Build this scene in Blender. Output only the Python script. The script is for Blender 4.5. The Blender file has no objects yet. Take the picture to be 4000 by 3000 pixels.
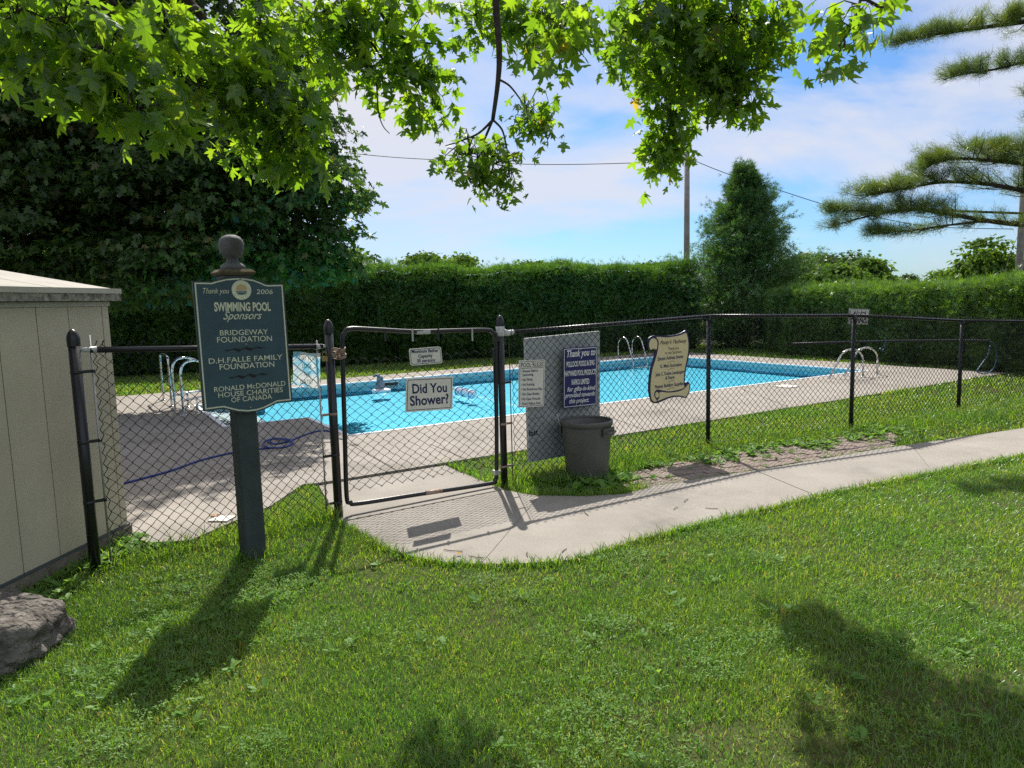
import bpy, math, random
import numpy as np
from mathutils import Matrix, Vector
from mathutils.geometry import tessellate_polygon

random.seed(7)
RNG = np.random.default_rng(11)
SC = bpy.context.scene
COL = SC.collection
rad = math.radians

# ------------------------------------------------------------------ camera
F, CX, CY = 2770.0, 2000.0, 1500.0            # focal length in pixels of the 4000x3000 photograph
PITCH, ROLL, EYE = rad(6.67), rad(1.5), 1.8
FWD = np.array([0, math.cos(PITCH), -math.sin(PITCH)])
_r0 = np.array([1.0, 0, 0]); _u0 = np.cross(_r0, FWD)
RIGHT = math.cos(ROLL) * _r0 - math.sin(ROLL) * _u0
UP = math.sin(ROLL) * _r0 + math.cos(ROLL) * _u0
cam_d = bpy.data.cameras.new('camera'); cam = bpy.data.objects.new('camera', cam_d); COL.objects.link(cam)
cam_d.sensor_width = 36; cam_d.lens = 36 * F / 4000; cam_d.clip_start = 0.05; cam_d.clip_end = 3000
M = Matrix.Identity(4)
for i in range(3):
    M[i][0], M[i][1], M[i][2] = RIGHT[i], UP[i], -FWD[i]
M[2][3] = EYE
cam.matrix_world = M
SC.camera = cam

# ------------------------------------------------------------------ sky, sun, exposure
SUN_EL, SUN_AZ = rad(49), rad(6.5)               # sun ahead of the camera, a little to its left
world = bpy.data.worlds.new('World'); SC.world = world; world.use_nodes = True
wn = world.node_tree; wn.nodes.clear()
def N(nt, t, **kw):
    n = nt.nodes.new(t)
    for k, v in kw.items(): setattr(n, k, v)
    return n
def LK(nt, a, b): nt.links.new(a, b)
def ramp(nt, pts, interp='LINEAR'):
    r = N(nt, 'ShaderNodeValToRGB'); cr = r.color_ramp; cr.interpolation = interp
    while len(cr.elements) < len(pts): cr.elements.new(0.5)
    for e, (p, c) in zip(cr.elements, pts):
        e.position = p; e.color = (c if len(c) == 4 else (*c, 1)) if hasattr(c, '__len__') else (c, c, c, 1)
    return r
def math_node(nt, op, a=None, b=None):
    m = N(nt, 'ShaderNodeMath', operation=op)
    for i, v in enumerate((a, b)):
        if v is None: continue
        if hasattr(v, 'links'): LK(nt, v, m.inputs[i])
        else: m.inputs[i].default_value = v
    return m.outputs[0]
sky = N(wn, 'ShaderNodeTexSky', sky_type='NISHITA'); sky.sun_disc = False
sky.sun_elevation = SUN_EL; sky.sun_rotation = -SUN_AZ; sky.air_density = 1.0; sky.dust_density = 0.6; sky.ozone_density = 2.0
tc = N(wn, 'ShaderNodeTexCoord'); sep = N(wn, 'ShaderNodeSeparateXYZ'); LK(wn, tc.outputs['Generated'], sep.inputs[0])
den = math_node(wn, 'ADD', math_node(wn, 'MAXIMUM', sep.outputs[2], 0.0), 0.34)
cmb = N(wn, 'ShaderNodeCombineXYZ')
LK(wn, math_node(wn, 'DIVIDE', sep.outputs[0], den), cmb.inputs[0]); LK(wn, math_node(wn, 'DIVIDE', sep.outputs[1], den), cmb.inputs[1])
mp = N(wn, 'ShaderNodeMapping'); LK(wn, cmb.outputs[0], mp.inputs[0])
mp.inputs['Rotation'].default_value = (0, 0, rad(25)); mp.inputs['Scale'].default_value = (0.6, 1.0, 1); mp.inputs['Location'].default_value = (7.7, 2.2, 0)
n1 = N(wn, 'ShaderNodeTexNoise'); n1.inputs['Scale'].default_value = 1.9; n1.inputs['Detail'].default_value = 9; n1.inputs['Roughness'].default_value = 0.58; n1.inputs['Distortion'].default_value = 0.35
n2 = N(wn, 'ShaderNodeTexNoise'); n2.inputs['Scale'].default_value = 0.75; n2.inputs['Detail'].default_value = 3
LK(wn, mp.outputs[0], n1.inputs['Vector']); LK(wn, mp.outputs[0], n2.inputs['Vector'])
cl = math_node(wn, 'ADD', math_node(wn, 'MULTIPLY', n1.outputs[0], 0.6), math_node(wn, 'MULTIPLY', n2.outputs[0], 0.55))
crp = ramp(wn, [(0.462, 0.0), (0.52, 0.5), (0.60, 1.0)]); LK(wn, cl, crp.inputs[0])
hz = ramp(wn, [(0.0, 0.25), (0.10, 0.8), (0.25, 1.0)]); LK(wn, sep.outputs[2], hz.inputs[0])
fac = math_node(wn, 'MULTIPLY', crp.outputs[0], hz.outputs[0])
mixw = N(wn, 'ShaderNodeMixRGB'); LK(wn, fac, mixw.inputs[0]); tint = N(wn, 'ShaderNodeMixRGB', blend_type='MULTIPLY'); tint.inputs[0].default_value = 1; tint.inputs[2].default_value = (0.55, 0.82, 1.12, 1); LK(wn, sky.outputs[0], tint.inputs[1]); LK(wn, tint.outputs[0], mixw.inputs[1]); mixw.inputs[2].default_value = (6.5, 6.65, 7.4, 1)
bg = N(wn, 'ShaderNodeBackground'); bg.inputs[1].default_value = 0.075
wo = N(wn, 'ShaderNodeOutputWorld'); LK(wn, mixw.outputs[0], bg.inputs[0]); LK(wn, bg.outputs[0], wo.inputs[0])

sun_d = bpy.data.lights.new('sun', 'SUN'); sun_d.energy = 5.0; sun_d.angle = rad(0.53); sun_d.color = (1.0, 0.95, 0.86)
sun = bpy.data.objects.new('sun', sun_d); COL.objects.link(sun)
SUNV = np.array([-math.sin(SUN_AZ) * math.cos(SUN_EL), math.cos(SUN_AZ) * math.cos(SUN_EL), math.sin(SUN_EL)])   # towards the sun
sun.rotation_euler = Vector(-SUNV).to_track_quat('-Z', 'Y').to_euler()
sun.location = (0, 30, 40)
SC.view_settings.view_transform = 'Standard'; SC.view_settings.look = 'None'
SC.view_settings.exposure = 0.66; SC.view_settings.gamma = 1.0; SC.view_settings.use_curve_mapping = False
SC.render.engine = 'CYCLES'
SC.cycles.max_bounces = 7; SC.cycles.transparent_max_bounces = 12; SC.cycles.use_denoising = False
SC.cycles.caustics_reflective = False; SC.cycles.caustics_refractive = False

# ------------------------------------------------------------------ photo pixel -> place
ORG = np.array([0, 0, EYE])
def ray(px, py): return FWD + RIGHT * (px - CX) / F - UP * (py - CY) / F
def G(px, py, z=0.0):
    d = ray(px, py); return ORG + d * ((z - EYE) / d[2])
def G2(px, py, z=0.0): return tuple(G(px, py, z)[:2])
def AT(px, py, depth):
    d = ray(px, py); return ORG + d * (depth / d[1])
def project(p):
    v = np.asarray(p, float) - ORG; w = v @ FWD
    return np.stack([CX + F * (v @ RIGHT) / w, CY - F * (v @ UP) / w], -1)

class Plane:
    """upright plane through two ground points, moved 'off' metres along its normal (towards the lawn)"""
    def __init__(s, a, b, off=0.0):
        a = np.array([a[0], a[1], 0.0]); b = np.array([b[0], b[1], 0.0])
        s.t = (b - a) / np.linalg.norm(b - a); s.n = np.array([s.t[1], -s.t[0], 0.0]); s.o = a + s.n * off
    def P(s, px, py):
        d = ray(px, py); k = ((s.o - ORG) @ s.n) / (d @ s.n); return ORG + d * k
    def sz(s, px, py):
        p = s.P(px, py); return ((p - s.o) @ s.t, p[2])
    def W(s, a, z, out=0.0): return s.o + s.t * a + np.array([0, 0, z]) + s.n * out

# ------------------------------------------------------------------ materials
MATS = {}
def mat(name, col, rough=0.6, spec=0.4, metal=0.0, var=0.0, scale=8.0, bump=0.0, bscale=60.0, col2=None, detail=6, trans=0.0, coat=0.0):
    m = bpy.data.materials.new(name); m.use_nodes = True; nt = m.node_tree; b = nt.nodes['Principled BSDF']
    b.inputs['Roughness'].default_value = rough; b.inputs['Metallic'].default_value = metal; b.inputs['Specular IOR Level'].default_value = spec
    b.inputs['Base Color'].default_value = (*col, 1); b.inputs['Coat Weight'].default_value = coat
    geo = N(nt, 'ShaderNodeNewGeometry')
    if var or col2:
        c2 = col2 or tuple(c * (1 - var) for c in col); c1 = col if col2 else tuple(min(1, c * (1 + var)) for c in col)
        t = N(nt, 'ShaderNodeTexNoise'); t.inputs['Scale'].default_value = scale; t.inputs['Detail'].default_value = detail; t.inputs['Roughness'].default_value = 0.65
        LK(nt, geo.outputs['Position'], t.inputs['Vector'])
        r = ramp(nt, [(0.32, c2), (0.68, c1)]); LK(nt, t.outputs[0], r.inputs[0]); LK(nt, r.outputs[0], b.inputs['Base Color'])
    if bump:
        t2 = N(nt, 'ShaderNodeTexNoise'); t2.inputs['Scale'].default_value = bscale; t2.inputs['Detail'].default_value = 5
        LK(nt, geo.outputs['Position'], t2.inputs['Vector'])
        bp = N(nt, 'ShaderNodeBump'); bp.inputs['Strength'].default_value = bump; bp.inputs['Distance'].default_value = 0.02
        LK(nt, t2.outputs[0], bp.inputs['Height']); LK(nt, bp.outputs[0], b.inputs['Normal'])
    MATS[name] = m
    return m

def leaf_mat(name, cols, transl, tmix=0.5, gloss=0.06, grough=0.35, patch=None, pscale=1.0):
    """leaves: cols = ramp over a per-leaf random value, transl = colour factor of light passing through"""
    m = bpy.data.materials.new(name); m.use_nodes = True; nt = m.node_tree; nt.nodes.clear()
    geo = N(nt, 'ShaderNodeNewGeometry')
    r = ramp(nt, cols); LK(nt, geo.outputs['Random Per Island'], r.inputs[0])
    col = r.outputs[0]
    if patch:
        t = N(nt, 'ShaderNodeTexNoise'); t.inputs['Scale'].default_value = pscale; t.inputs['Detail'].default_value = 4
        LK(nt, geo.outputs['Position'], t.inputs['Vector'])
        pr = ramp(nt, [(0.42, (1, 1, 1)), (0.66, patch)]); LK(nt, t.outputs[0], pr.inputs[0])
        mx = N(nt, 'ShaderNodeMixRGB', blend_type='MULTIPLY'); mx.inputs[0].default_value = 1; LK(nt, col, mx.inputs[1]); LK(nt, pr.outputs[0], mx.inputs[2]); col = mx.outputs[0]
    d = N(nt, 'ShaderNodeBsdfDiffuse'); LK(nt, col, d.inputs[0])
    tm = N(nt, 'ShaderNodeMixRGB', blend_type='MULTIPLY'); tm.inputs[0].default_value = 1; LK(nt, col, tm.inputs[1]); tm.inputs[2].default_value = (*transl, 1)
    tl = N(nt, 'ShaderNodeBsdfTranslucent'); LK(nt, tm.outputs[0], tl.inputs[0])
    mix = N(nt, 'ShaderNodeMixShader'); mix.inputs[0].default_value = tmix; LK(nt, d.outputs[0], mix.inputs[1]); LK(nt, tl.outputs[0], mix.inputs[2])
    g = N(nt, 'ShaderNodeBsdfGlossy'); g.inputs['Roughness'].default_value = grough; g.inputs[0].default_value = (0.9, 0.95, 0.9, 1)
    mg = N(nt, 'ShaderNodeMixShader'); mg.inputs[0].default_value = gloss; LK(nt, mix.outputs[0], mg.inputs[1]); LK(nt, g.outputs[0], mg.inputs[2])
    o = N(nt, 'ShaderNodeOutputMaterial'); LK(nt, mg.outputs[0], o.inputs[0])
    MATS[name] = m
    return m

mat('soil', (0.045, 0.075, 0.016), 0.95, 0.1, var=0.5, scale=2.2, detail=10, bump=0.8, bscale=30, col2=(0.075, 0.062, 0.030))
def concrete(name, c, c2):
    m = mat(name, c, 0.9, 0.2, var=0.1, scale=1.4, col2=c2, bump=0.35, bscale=220)
    nt = m.node_tree; b = nt.nodes['Principled BSDF']; geo = [n for n in nt.nodes if n.type == 'NEW_GEOMETRY'][0]
    old = b.inputs['Base Color'].links[0].from_socket
    t = N(nt, 'ShaderNodeTexNoise'); t.inputs['Scale'].default_value = 170; t.inputs['Detail'].default_value = 3
    LK(nt, geo.outputs['Position'], t.inputs['Vector'])
    r = ramp(nt, [(0.35, 0.78), (0.65, 1.12)]); LK(nt, t.outputs[0], r.inputs[0])
    t3 = N(nt, 'ShaderNodeTexNoise'); t3.inputs['Scale'].default_value = 0.6; t3.inputs['Detail'].default_value = 8; t3.inputs['Roughness'].default_value = 0.7
    LK(nt, geo.outputs['Position'], t3.inputs['Vector'])
    r3 = ramp(nt, [(0.34, 0.70), (0.46, 0.94), (0.66, 1.06)]); LK(nt, t3.outputs[0], r3.inputs[0])
    mx = N(nt, 'ShaderNodeMixRGB', blend_type='MULTIPLY'); mx.inputs[0].default_value = 1; LK(nt, old, mx.inputs[1]); LK(nt, r.outputs[0], mx.inputs[2])
    my = N(nt, 'ShaderNodeMixRGB', blend_type='MULTIPLY'); my.inputs[0].default_value = 1; LK(nt, mx.outputs[0], my.inputs[1]); LK(nt, r3.outputs[0], my.inputs[2])
    LK(nt, my.outputs[0], b.inputs['Base Color'])
concrete('path_concrete', (0.325, 0.30, 0.268), (0.26, 0.238, 0.21))
concrete('deck_concrete', (0.325, 0.298, 0.265), (0.265, 0.24, 0.212))
mat('joint_dark', (0.06, 0.05, 0.045), 0.95, 0.1)
mat('brick', (0.235, 0.19, 0.165), 0.92, 0.15, var=0.25, scale=7, bump=0.4, bscale=120)
mat('black_vinyl', (0.012, 0.012, 0.015), 0.33, 0.5, bump=0.05, bscale=90)
mat('black_wire', (0.006, 0.006, 0.007), 0.42, 0.35)
mat('galvanised', (0.42, 0.42, 0.40), 0.45, 0.5, metal=0.7, var=0.2, scale=30)
mat('worn_steel', (0.40, 0.36, 0.32), 0.6, 0.4, metal=0.3, col2=(0.22, 0.09, 0.04), scale=35)
mat('duct_tape', (0.50, 0.50, 0.50), 0.5, 0.4, var=0.3, scale=40)
mat('stainless', (0.62, 0.62, 0.60), 0.16, 0.5, metal=1.0)
mat('shed_panel', (0.52, 0.46, 0.345), 0.62, 0.3, col2=(0.43, 0.385, 0.29), scale=1.6, detail=9, bump=0.08, bscale=180)
mat('shed_trim', (0.44, 0.41, 0.34), 0.6, 0.3, var=0.1, scale=4)
mat('shed_dark_trim', (0.07, 0.085, 0.09), 0.6, 0.3)
mat('plinth', (0.17, 0.15, 0.125), 0.95, 0.1, var=0.4, scale=9, bump=0.5, bscale=50)
mat('shed_roof', (0.36, 0.34, 0.30), 0.75, 0.25, col2=(0.25, 0.235, 0.205), scale=3.0, detail=10, bump=0.1, bscale=100)
mat('fascia', (0.40, 0.38, 0.32), 0.75, 0.2, col2=(0.06, 0.048, 0.036), scale=22, detail=12)
mat('boulder', (0.23, 0.21, 0.185), 0.95, 0.15, col2=(0.06, 0.054, 0.047), scale=9, detail=14, bump=1.0, bscale=26)
mat('sign_slate', (0.038, 0.078, 0.098), 0.5, 0.35, var=0.14, scale=6)
mat('sign_edge', (0.05, 0.06, 0.06), 0.8, 0.2, var=0.4, scale=30)
mat('sign_cream', (0.62, 0.62, 0.47), 0.6, 0.3, var=0.1, scale=20)
mat('post_paint', (0.055, 0.070, 0.068), 0.72, 0.25, col2=(0.036, 0.047, 0.047), scale=7, detail=9, bump=0.25, bscale=70)
mat('cap_wood', (0.135, 0.14, 0.15), 0.75, 0.25, col2=(0.07, 0.066, 0.066), scale=9, detail=8, bump=0.2, bscale=50)
mat('cap_moss', (0.13, 0.11, 0.06), 0.95, 0.1, col2=(0.075, 0.06, 0.05), scale=25)
mat('ink_black', (0.012, 0.012, 0.014), 0.5, 0.3)
mat('ink_navy', (0.012, 0.016, 0.085), 0.5, 0.3)
mat('white_sign', (0.66, 0.64, 0.56), 0.45, 0.35, var=0.06, scale=10)
mat('navy_sign', (0.012, 0.014, 0.10), 0.4, 0.4, var=0.15, scale=5)
mat('navy_edge', (0.014, 0.014, 0.06), 0.45, 0.4)
mat('white_ink', (0.70, 0.70, 0.68), 0.55, 0.3)
mat('scroll_cream', (0.60, 0.52, 0.30), 0.5, 0.3, var=0.05, scale=8)
mat('emblem_orange', (0.52, 0.36, 0.20), 0.6, 0.3)
mat('emblem_teal', (0.035, 0.16, 0.15), 0.6, 0.3)
mat('emblem_grey', (0.42, 0.42, 0.34), 0.6, 0.3)
mat('foam_board', (0.40, 0.42, 0.42), 0.6, 0.3, var=0.12, scale=5)
mat('foam_print', (0.20, 0.22, 0.23), 0.7, 0.2)
mat('can_grey', (0.085, 0.085, 0.075), 0.42, 0.4, var=0.12, scale=5, bump=0.06, bscale=150)
mat('hose_blue', (0.012, 0.035, 0.20), 0.4, 0.4)
mat('coping_white', (0.70, 0.71, 0.76), 0.5, 0.3, var=0.05, scale=4)
mat('liner', (0.09, 0.62, 0.88), 0.6, 0.2, var=0.03, scale=1.5)
mat('liner_band', (0.25, 0.50, 0.58), 0.5, 0.3, col2=(0.42, 0.55, 0.55), scale=16, detail=2)
mat('float_grey', (0.20, 0.20, 0.23), 0.5, 0.3, var=0.2, scale=12)
mat('float_white', (0.72, 0.72, 0.78), 0.45, 0.4)
mat('float_blue', (0.04, 0.12, 0.45), 0.45, 0.4)
mat('lid_white', (0.66, 0.63, 0.55), 0.6, 0.3)
mat('pole_wood', (0.30, 0.285, 0.27), 0.9, 0.15, col2=(0.19, 0.175, 0.16), scale=5, detail=10, bump=0.3, bscale=30)
mat('cable', (0.03, 0.03, 0.03), 0.6, 0.3)
mat('bark_dark', (0.055, 0.045, 0.037), 0.95, 0.1, var=0.4, scale=14, bump=0.9, bscale=24)
mat('bark_grey', (0.10, 0.085, 0.07), 0.95, 0.1, var=0.4, scale=12, bump=0.9, bscale=24)
mat('twig_brown', (0.07, 0.045, 0.03), 0.9, 0.1)
mat('dead_leaf', (0.42, 0.20, 0.05), 0.8, 0.2, var=0.3, scale=40)
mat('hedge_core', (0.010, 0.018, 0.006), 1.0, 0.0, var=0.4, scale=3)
mat('brass', (0.30, 0.22, 0.08), 0.4, 0.5, metal=0.9)
mat('pole_black', (0.018, 0.019, 0.024), 0.4, 0.4)
mat('hook_blue', (0.05, 0.12, 0.22), 0.5, 0.3)
mat('rail_bridge', (0.05, 0.05, 0.06), 0.8, 0.2)

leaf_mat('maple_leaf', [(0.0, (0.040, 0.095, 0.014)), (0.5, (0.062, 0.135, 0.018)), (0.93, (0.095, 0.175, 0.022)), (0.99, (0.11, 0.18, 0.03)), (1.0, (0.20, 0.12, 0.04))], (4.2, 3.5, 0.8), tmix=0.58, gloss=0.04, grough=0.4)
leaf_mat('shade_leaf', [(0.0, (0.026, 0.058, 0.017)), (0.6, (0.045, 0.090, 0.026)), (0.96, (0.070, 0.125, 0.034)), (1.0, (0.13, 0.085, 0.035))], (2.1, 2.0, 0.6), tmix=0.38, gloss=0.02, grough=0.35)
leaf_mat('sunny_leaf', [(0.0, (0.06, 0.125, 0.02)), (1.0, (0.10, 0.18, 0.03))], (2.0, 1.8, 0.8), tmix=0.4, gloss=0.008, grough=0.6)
leaf_mat('hedge_leaf', [(0.0, (0.030, 0.085, 0.014)), (0.6, (0.055, 0.135, 0.022)), (1.0, (0.09, 0.19, 0.03))], (2.6, 2.3, 0.7), tmix=0.4, gloss=0.04, grough=0.5, patch=(0.75, 0.8, 0.7), pscale=0.9)
leaf_mat('hedge_leaf_light', [(0.0, (0.045, 0.11, 0.016)), (0.6, (0.075, 0.165, 0.024)), (1.0, (0.11, 0.21, 0.032))], (2.3, 2.0, 0.7), tmix=0.4, gloss=0.05, grough=0.45, patch=(0.75, 0.8, 0.7), pscale=0.9)
leaf_mat('cedar_leaf', [(0.0, (0.030, 0.078, 0.022)), (0.6, (0.055, 0.125, 0.033)), (1.0, (0.085, 0.17, 0.04))], (2.0, 1.9, 0.6), tmix=0.3, gloss=0.04, grough=0.5)
leaf_mat('pine_needle', [(0.0, (0.040, 0.085, 0.024)), (0.6, (0.072, 0.130, 0.030)), (1.0, (0.13, 0.18, 0.036))], (2.2, 2.0, 0.7), tmix=0.35, gloss=0.06, grough=0.4, patch=(1.5, 1.3, 0.8), pscale=1.2)
leaf_mat('grass_blade', [(0.0, (0.058, 0.160, 0.020)), (0.5, (0.100, 0.230, 0.030)), (0.92, (0.155, 0.28, 0.045)), (0.97, (0.20, 0.26, 0.075)), (1.0, (0.34, 0.31, 0.17))], (2.0, 1.8, 0.7), tmix=0.5, gloss=0.045, grough=0.35, patch=(1.45, 1.12, 1.1), pscale=1.1)
leaf_mat('weed_leaf', [(0.0, (0.09, 0.20, 0.04)), (0.7, (0.14, 0.27, 0.055)), (1.0, (0.18, 0.30, 0.07))], (1.8, 1.7, 0.7), tmix=0.45, gloss=0.015, grough=0.5)
leaf_mat('paper', [(0.0, (0.62, 0.68, 0.72)), (1.0, (0.62, 0.68, 0.72))], (1.15, 1.15, 1.15), tmix=0.55, gloss=0.02)

def paper_tint():
    m = MATS['paper']; nt = m.node_tree
    geo = [n for n in nt.nodes if n.type == 'NEW_GEOMETRY'][0]
    t = N(nt, 'ShaderNodeTexNoise'); t.inputs['Scale'].default_value = 9; t.inputs['Detail'].default_value = 3; t.inputs['Distortion'].default_value = 1.2
    LK(nt, geo.outputs['Position'], t.inputs['Vector'])
    r = ramp(nt, [(0.40, (0.20, 0.50, 0.66)), (0.56, (0.62, 0.66, 0.64))]); LK(nt, t.outputs[0], r.inputs[0])
    for n in nt.nodes:
        if n.type == 'BSDF_DIFFUSE': LK(nt, r.outputs[0], n.inputs[0])
        if n.type == 'MIX_RGB': LK(nt, r.outputs[0], n.inputs[1])
paper_tint()
MATS['boulder'].node_tree.nodes['Bump'].inputs['Distance'].default_value = 0.06

def water_mat():
    m = bpy.data.materials.new('water'); m.use_nodes = True; nt = m.node_tree; nt.nodes.clear()
    geo = N(nt, 'ShaderNodeNewGeometry')
    t = N(nt, 'ShaderNodeTexNoise'); t.inputs['Scale'].default_value = 2.6; t.inputs['Detail'].default_value = 4; t.inputs['Distortion'].default_value = 0.8
    LK(nt, geo.outputs['Position'], t.inputs['Vector'])
    bp = N(nt, 'ShaderNodeBump'); bp.inputs['Strength'].default_value = 0.5; bp.inputs['Distance'].default_value = 0.02; LK(nt, t.outputs[0], bp.inputs['Height'])
    tr = N(nt, 'ShaderNodeBsdfTransparent'); tr.inputs[0].default_value = (0.88, 0.99, 1.0, 1)
    gl = N(nt, 'ShaderNodeBsdfGlossy'); gl.inputs['Roughness'].default_value = 0.03; LK(nt, bp.outputs[0], gl.inputs['Normal'])
    fr = N(nt, 'ShaderNodeFresnel'); fr.inputs[0].default_value = 1.33; LK(nt, bp.outputs[0], fr.inputs['Normal'])
    mx = N(nt, 'ShaderNodeMixShader'); LK(nt, fr.outputs[0], mx.inputs[0]); LK(nt, tr.outputs[0], mx.inputs[1]); LK(nt, gl.outputs[0], mx.inputs[2])
    o = N(nt, 'ShaderNodeOutputMaterial'); LK(nt, mx.outputs[0], o.inputs[0]); MATS['water'] = m
water_mat()

# ------------------------------------------------------------------ building helpers
WO = {}
def tag(o, label=None, cat=None, group=None, kind=None):
    if label: o['label'] = label
    if cat: o['category'] = cat
    if group: o['group'] = group
    if kind: o['kind'] = kind
    return o
def thing(name, label, cat, loc=(0, 0, 0), group=None):
    o = bpy.data.objects.new(name, None); COL.objects.link(o); o.empty_display_size = 0.1
    o.location = tuple(float(v) for v in loc); WO[o] = np.array(loc, float)
    return tag(o, label, cat, group)
def link_mesh(name, me, m, parent=None):
    if m: me.materials.append(MATS[m] if isinstance(m, str) else m)
    o = bpy.data.objects.new(name, me); COL.objects.link(o)
    WO[o] = WO[parent] if parent is not None else np.zeros(3)
    if parent is not None: o.parent = parent
    return o
def np_mesh(name, V, T, m, parent=None, smooth=False):
    """V (n,3) world vertices, T (k,3) or (k,4) faces"""
    V = np.asarray(V, float).reshape(-1, 3); T = np.asarray(T, int)
    if parent is not None: V = V - WO[parent]
    me = bpy.data.meshes.new(name); k, c = T.shape
    me.vertices.add(len(V)); me.vertices.foreach_set('co', V.astype(np.float32).ravel())
    me.loops.add(k * c); me.loops.foreach_set('vertex_index', T.astype(np.int32).ravel())
    me.polygons.add(k); me.polygons.foreach_set('loop_start', np.arange(0, k * c, c, dtype=np.int32))
    me.polygons.foreach_set('loop_total', np.full(k, c, dtype=np.int32))
    if smooth: me.polygons.foreach_set('use_smooth', np.ones(k, dtype=bool))
    me.update(); me.validate()
    return link_mesh(name, me, m, parent)

class MB:
    def __init__(s): s.v = []; s.f = []; s.sm = []
    def add(s, vs, fs, smooth=False):
        b = len(s.v); s.v += [tuple(float(c) for c in p) for p in vs]; s.f += [tuple(b + i for i in f) for f in fs]; s.sm += [smooth] * len(fs); return s
    def box(s, c, size, ax=None):
        c = np.array(c, float); h = np.array(size, float) / 2
        X, Y, Z = (np.eye(3) if ax is None else np.array(ax, float))
        vs = [c + X * h[0] * i + Y * h[1] * j + Z * h[2] * k for i in (-1, 1) for j in (-1, 1) for k in (-1, 1)]
        return s.add(vs, [(0, 1, 3, 2), (4, 6, 7, 5), (0, 4, 5, 1), (2, 3, 7, 6), (0, 2, 6, 4), (1, 5, 7, 3)])
    def tube(s, pts, r, n=8, closed=False, caps=True):
        P = [np.array(p, float) for p in pts]; m = len(P)
        R = list(r) if hasattr(r, '__len__') else [r] * m
        vs, ref = [], None
        for i, p in enumerate(P):
            a, b = (P[i - 1] if i or closed else p), (P[(i + 1) % m] if i < m - 1 or closed else p)
            t = b - a; t = t / (np.linalg.norm(t) + 1e-12)
            if ref is None: ref = np.array([0, 0, 1.0]) if abs(t[2]) < 0.9 else np.array([1.0, 0, 0])
            x = np.cross(ref, t); 
            if np.linalg.norm(x) < 1e-6: x = np.cross(np.array([0.3, 1, 0.2]), t)
            x /= np.linalg.norm(x); y = np.cross(t, x); ref = y
            # ref follows the tube so that the rings do not twist
            vs += [p + R[i] * (x * math.cos(2 * math.pi * k / n) + y * math.sin(2 * math.pi * k / n)) for k in range(n)]
            ref = np.cross(t, x)
        fs = []
        for i in range(m if closed else m - 1):
            j = (i + 1) % m
            fs += [(i * n + k, i * n + (k + 1) % n, j * n + (k + 1) % n, j * n + k) for k in range(n)]
        s.add(vs, fs, True)
        if caps and not closed:
            b = len(s.v) - len(vs)
            s.f += [tuple(b + k for k in reversed(range(n))), tuple(b + (m - 1) * n + k for k in range(n))]; s.sm += [False, False]
        return s
    def lathe(s, c, prof, n=24, smooth=True):
        c = np.array(c, float); vs = []; fs = []
        for r, z in prof:
            vs += [c + np.array([r * math.cos(2 * math.pi * k / n), r * math.sin(2 * math.pi * k / n), z]) for k in range(n)]
        for i in range(len(prof) - 1):
            fs += [(i * n + k, i * n + (k + 1) % n, (i + 1) * n + (k + 1) % n, (i + 1) * n + k) for k in range(n)]
        return s.add(vs, fs, smooth)
    def slab(s, poly, z0, z1):
        """upright prism over a ground polygon"""
        n = len(poly); vs = [(p[0], p[1], z1) for p in poly] + [(p[0], p[1], z0) for p in poly]
        tris = tessellate_polygon([[Vector((p[0], p[1], 0)) for p in poly]])
        fs = [tuple(t) for t in tris]
        area = sum(poly[i][0] * poly[(i + 1) % n][1] - poly[(i + 1) % n][0] * poly[i][1] for i in range(n))
        out = []
        for t in fs:
            a, b, c = (poly[i] for i in t)
            out.append(t if (b[0] - a[0]) * (c[1] - a[1]) - (b[1] - a[1]) * (c[0] - a[0]) > 0 else t[::-1])
        sides = [(i, i + n, (i + 1) % n + n, (i + 1) % n) if area > 0 else (i, (i + 1) % n, (i + 1) % n + n, i + n) for i in range(n)]
        return s.add(vs, out + sides)
    def plate(s, pl, sz, o0, o1):
        """prism on an upright plane: outline in (along, z), between offsets o0 (back) and o1 (front)"""
        n = len(sz); vs = [pl.W(a, z, o1) for a, z in sz] + [pl.W(a, z, o0) for a, z in sz]
        tris = [tuple(t) for t in tessellate_polygon([[Vector((a, z, 0)) for a, z in sz]])]
        return s.add(vs, tris + [tuple(i + n for i in t[::-1]) for t in tris] + [(i, (i + 1) % n, (i + 1) % n + n, i + n) for i in range(n)])
    def ring(s, pl, a, b, off):
        """flat band between two outlines with the same number of points"""
        n = len(a); vs = [pl.W(x, z, off) for x, z in a] + [pl.W(x, z, off) for x, z in b]
        return s.add(vs, [(i, (i + 1) % n, (i + 1) % n + n, i + n) for i in range(n)])
    def build(s, name, m, parent=None):
        V = np.array(s.v); 
        if parent is not None: V = V - WO[parent]
        me = bpy.data.meshes.new(name); me.from_pydata([tuple(v) for v in V], [], s.f)
        me.polygons.foreach_set('use_smooth', s.sm); me.update()
        return link_mesh(name, me, m, parent)

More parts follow.
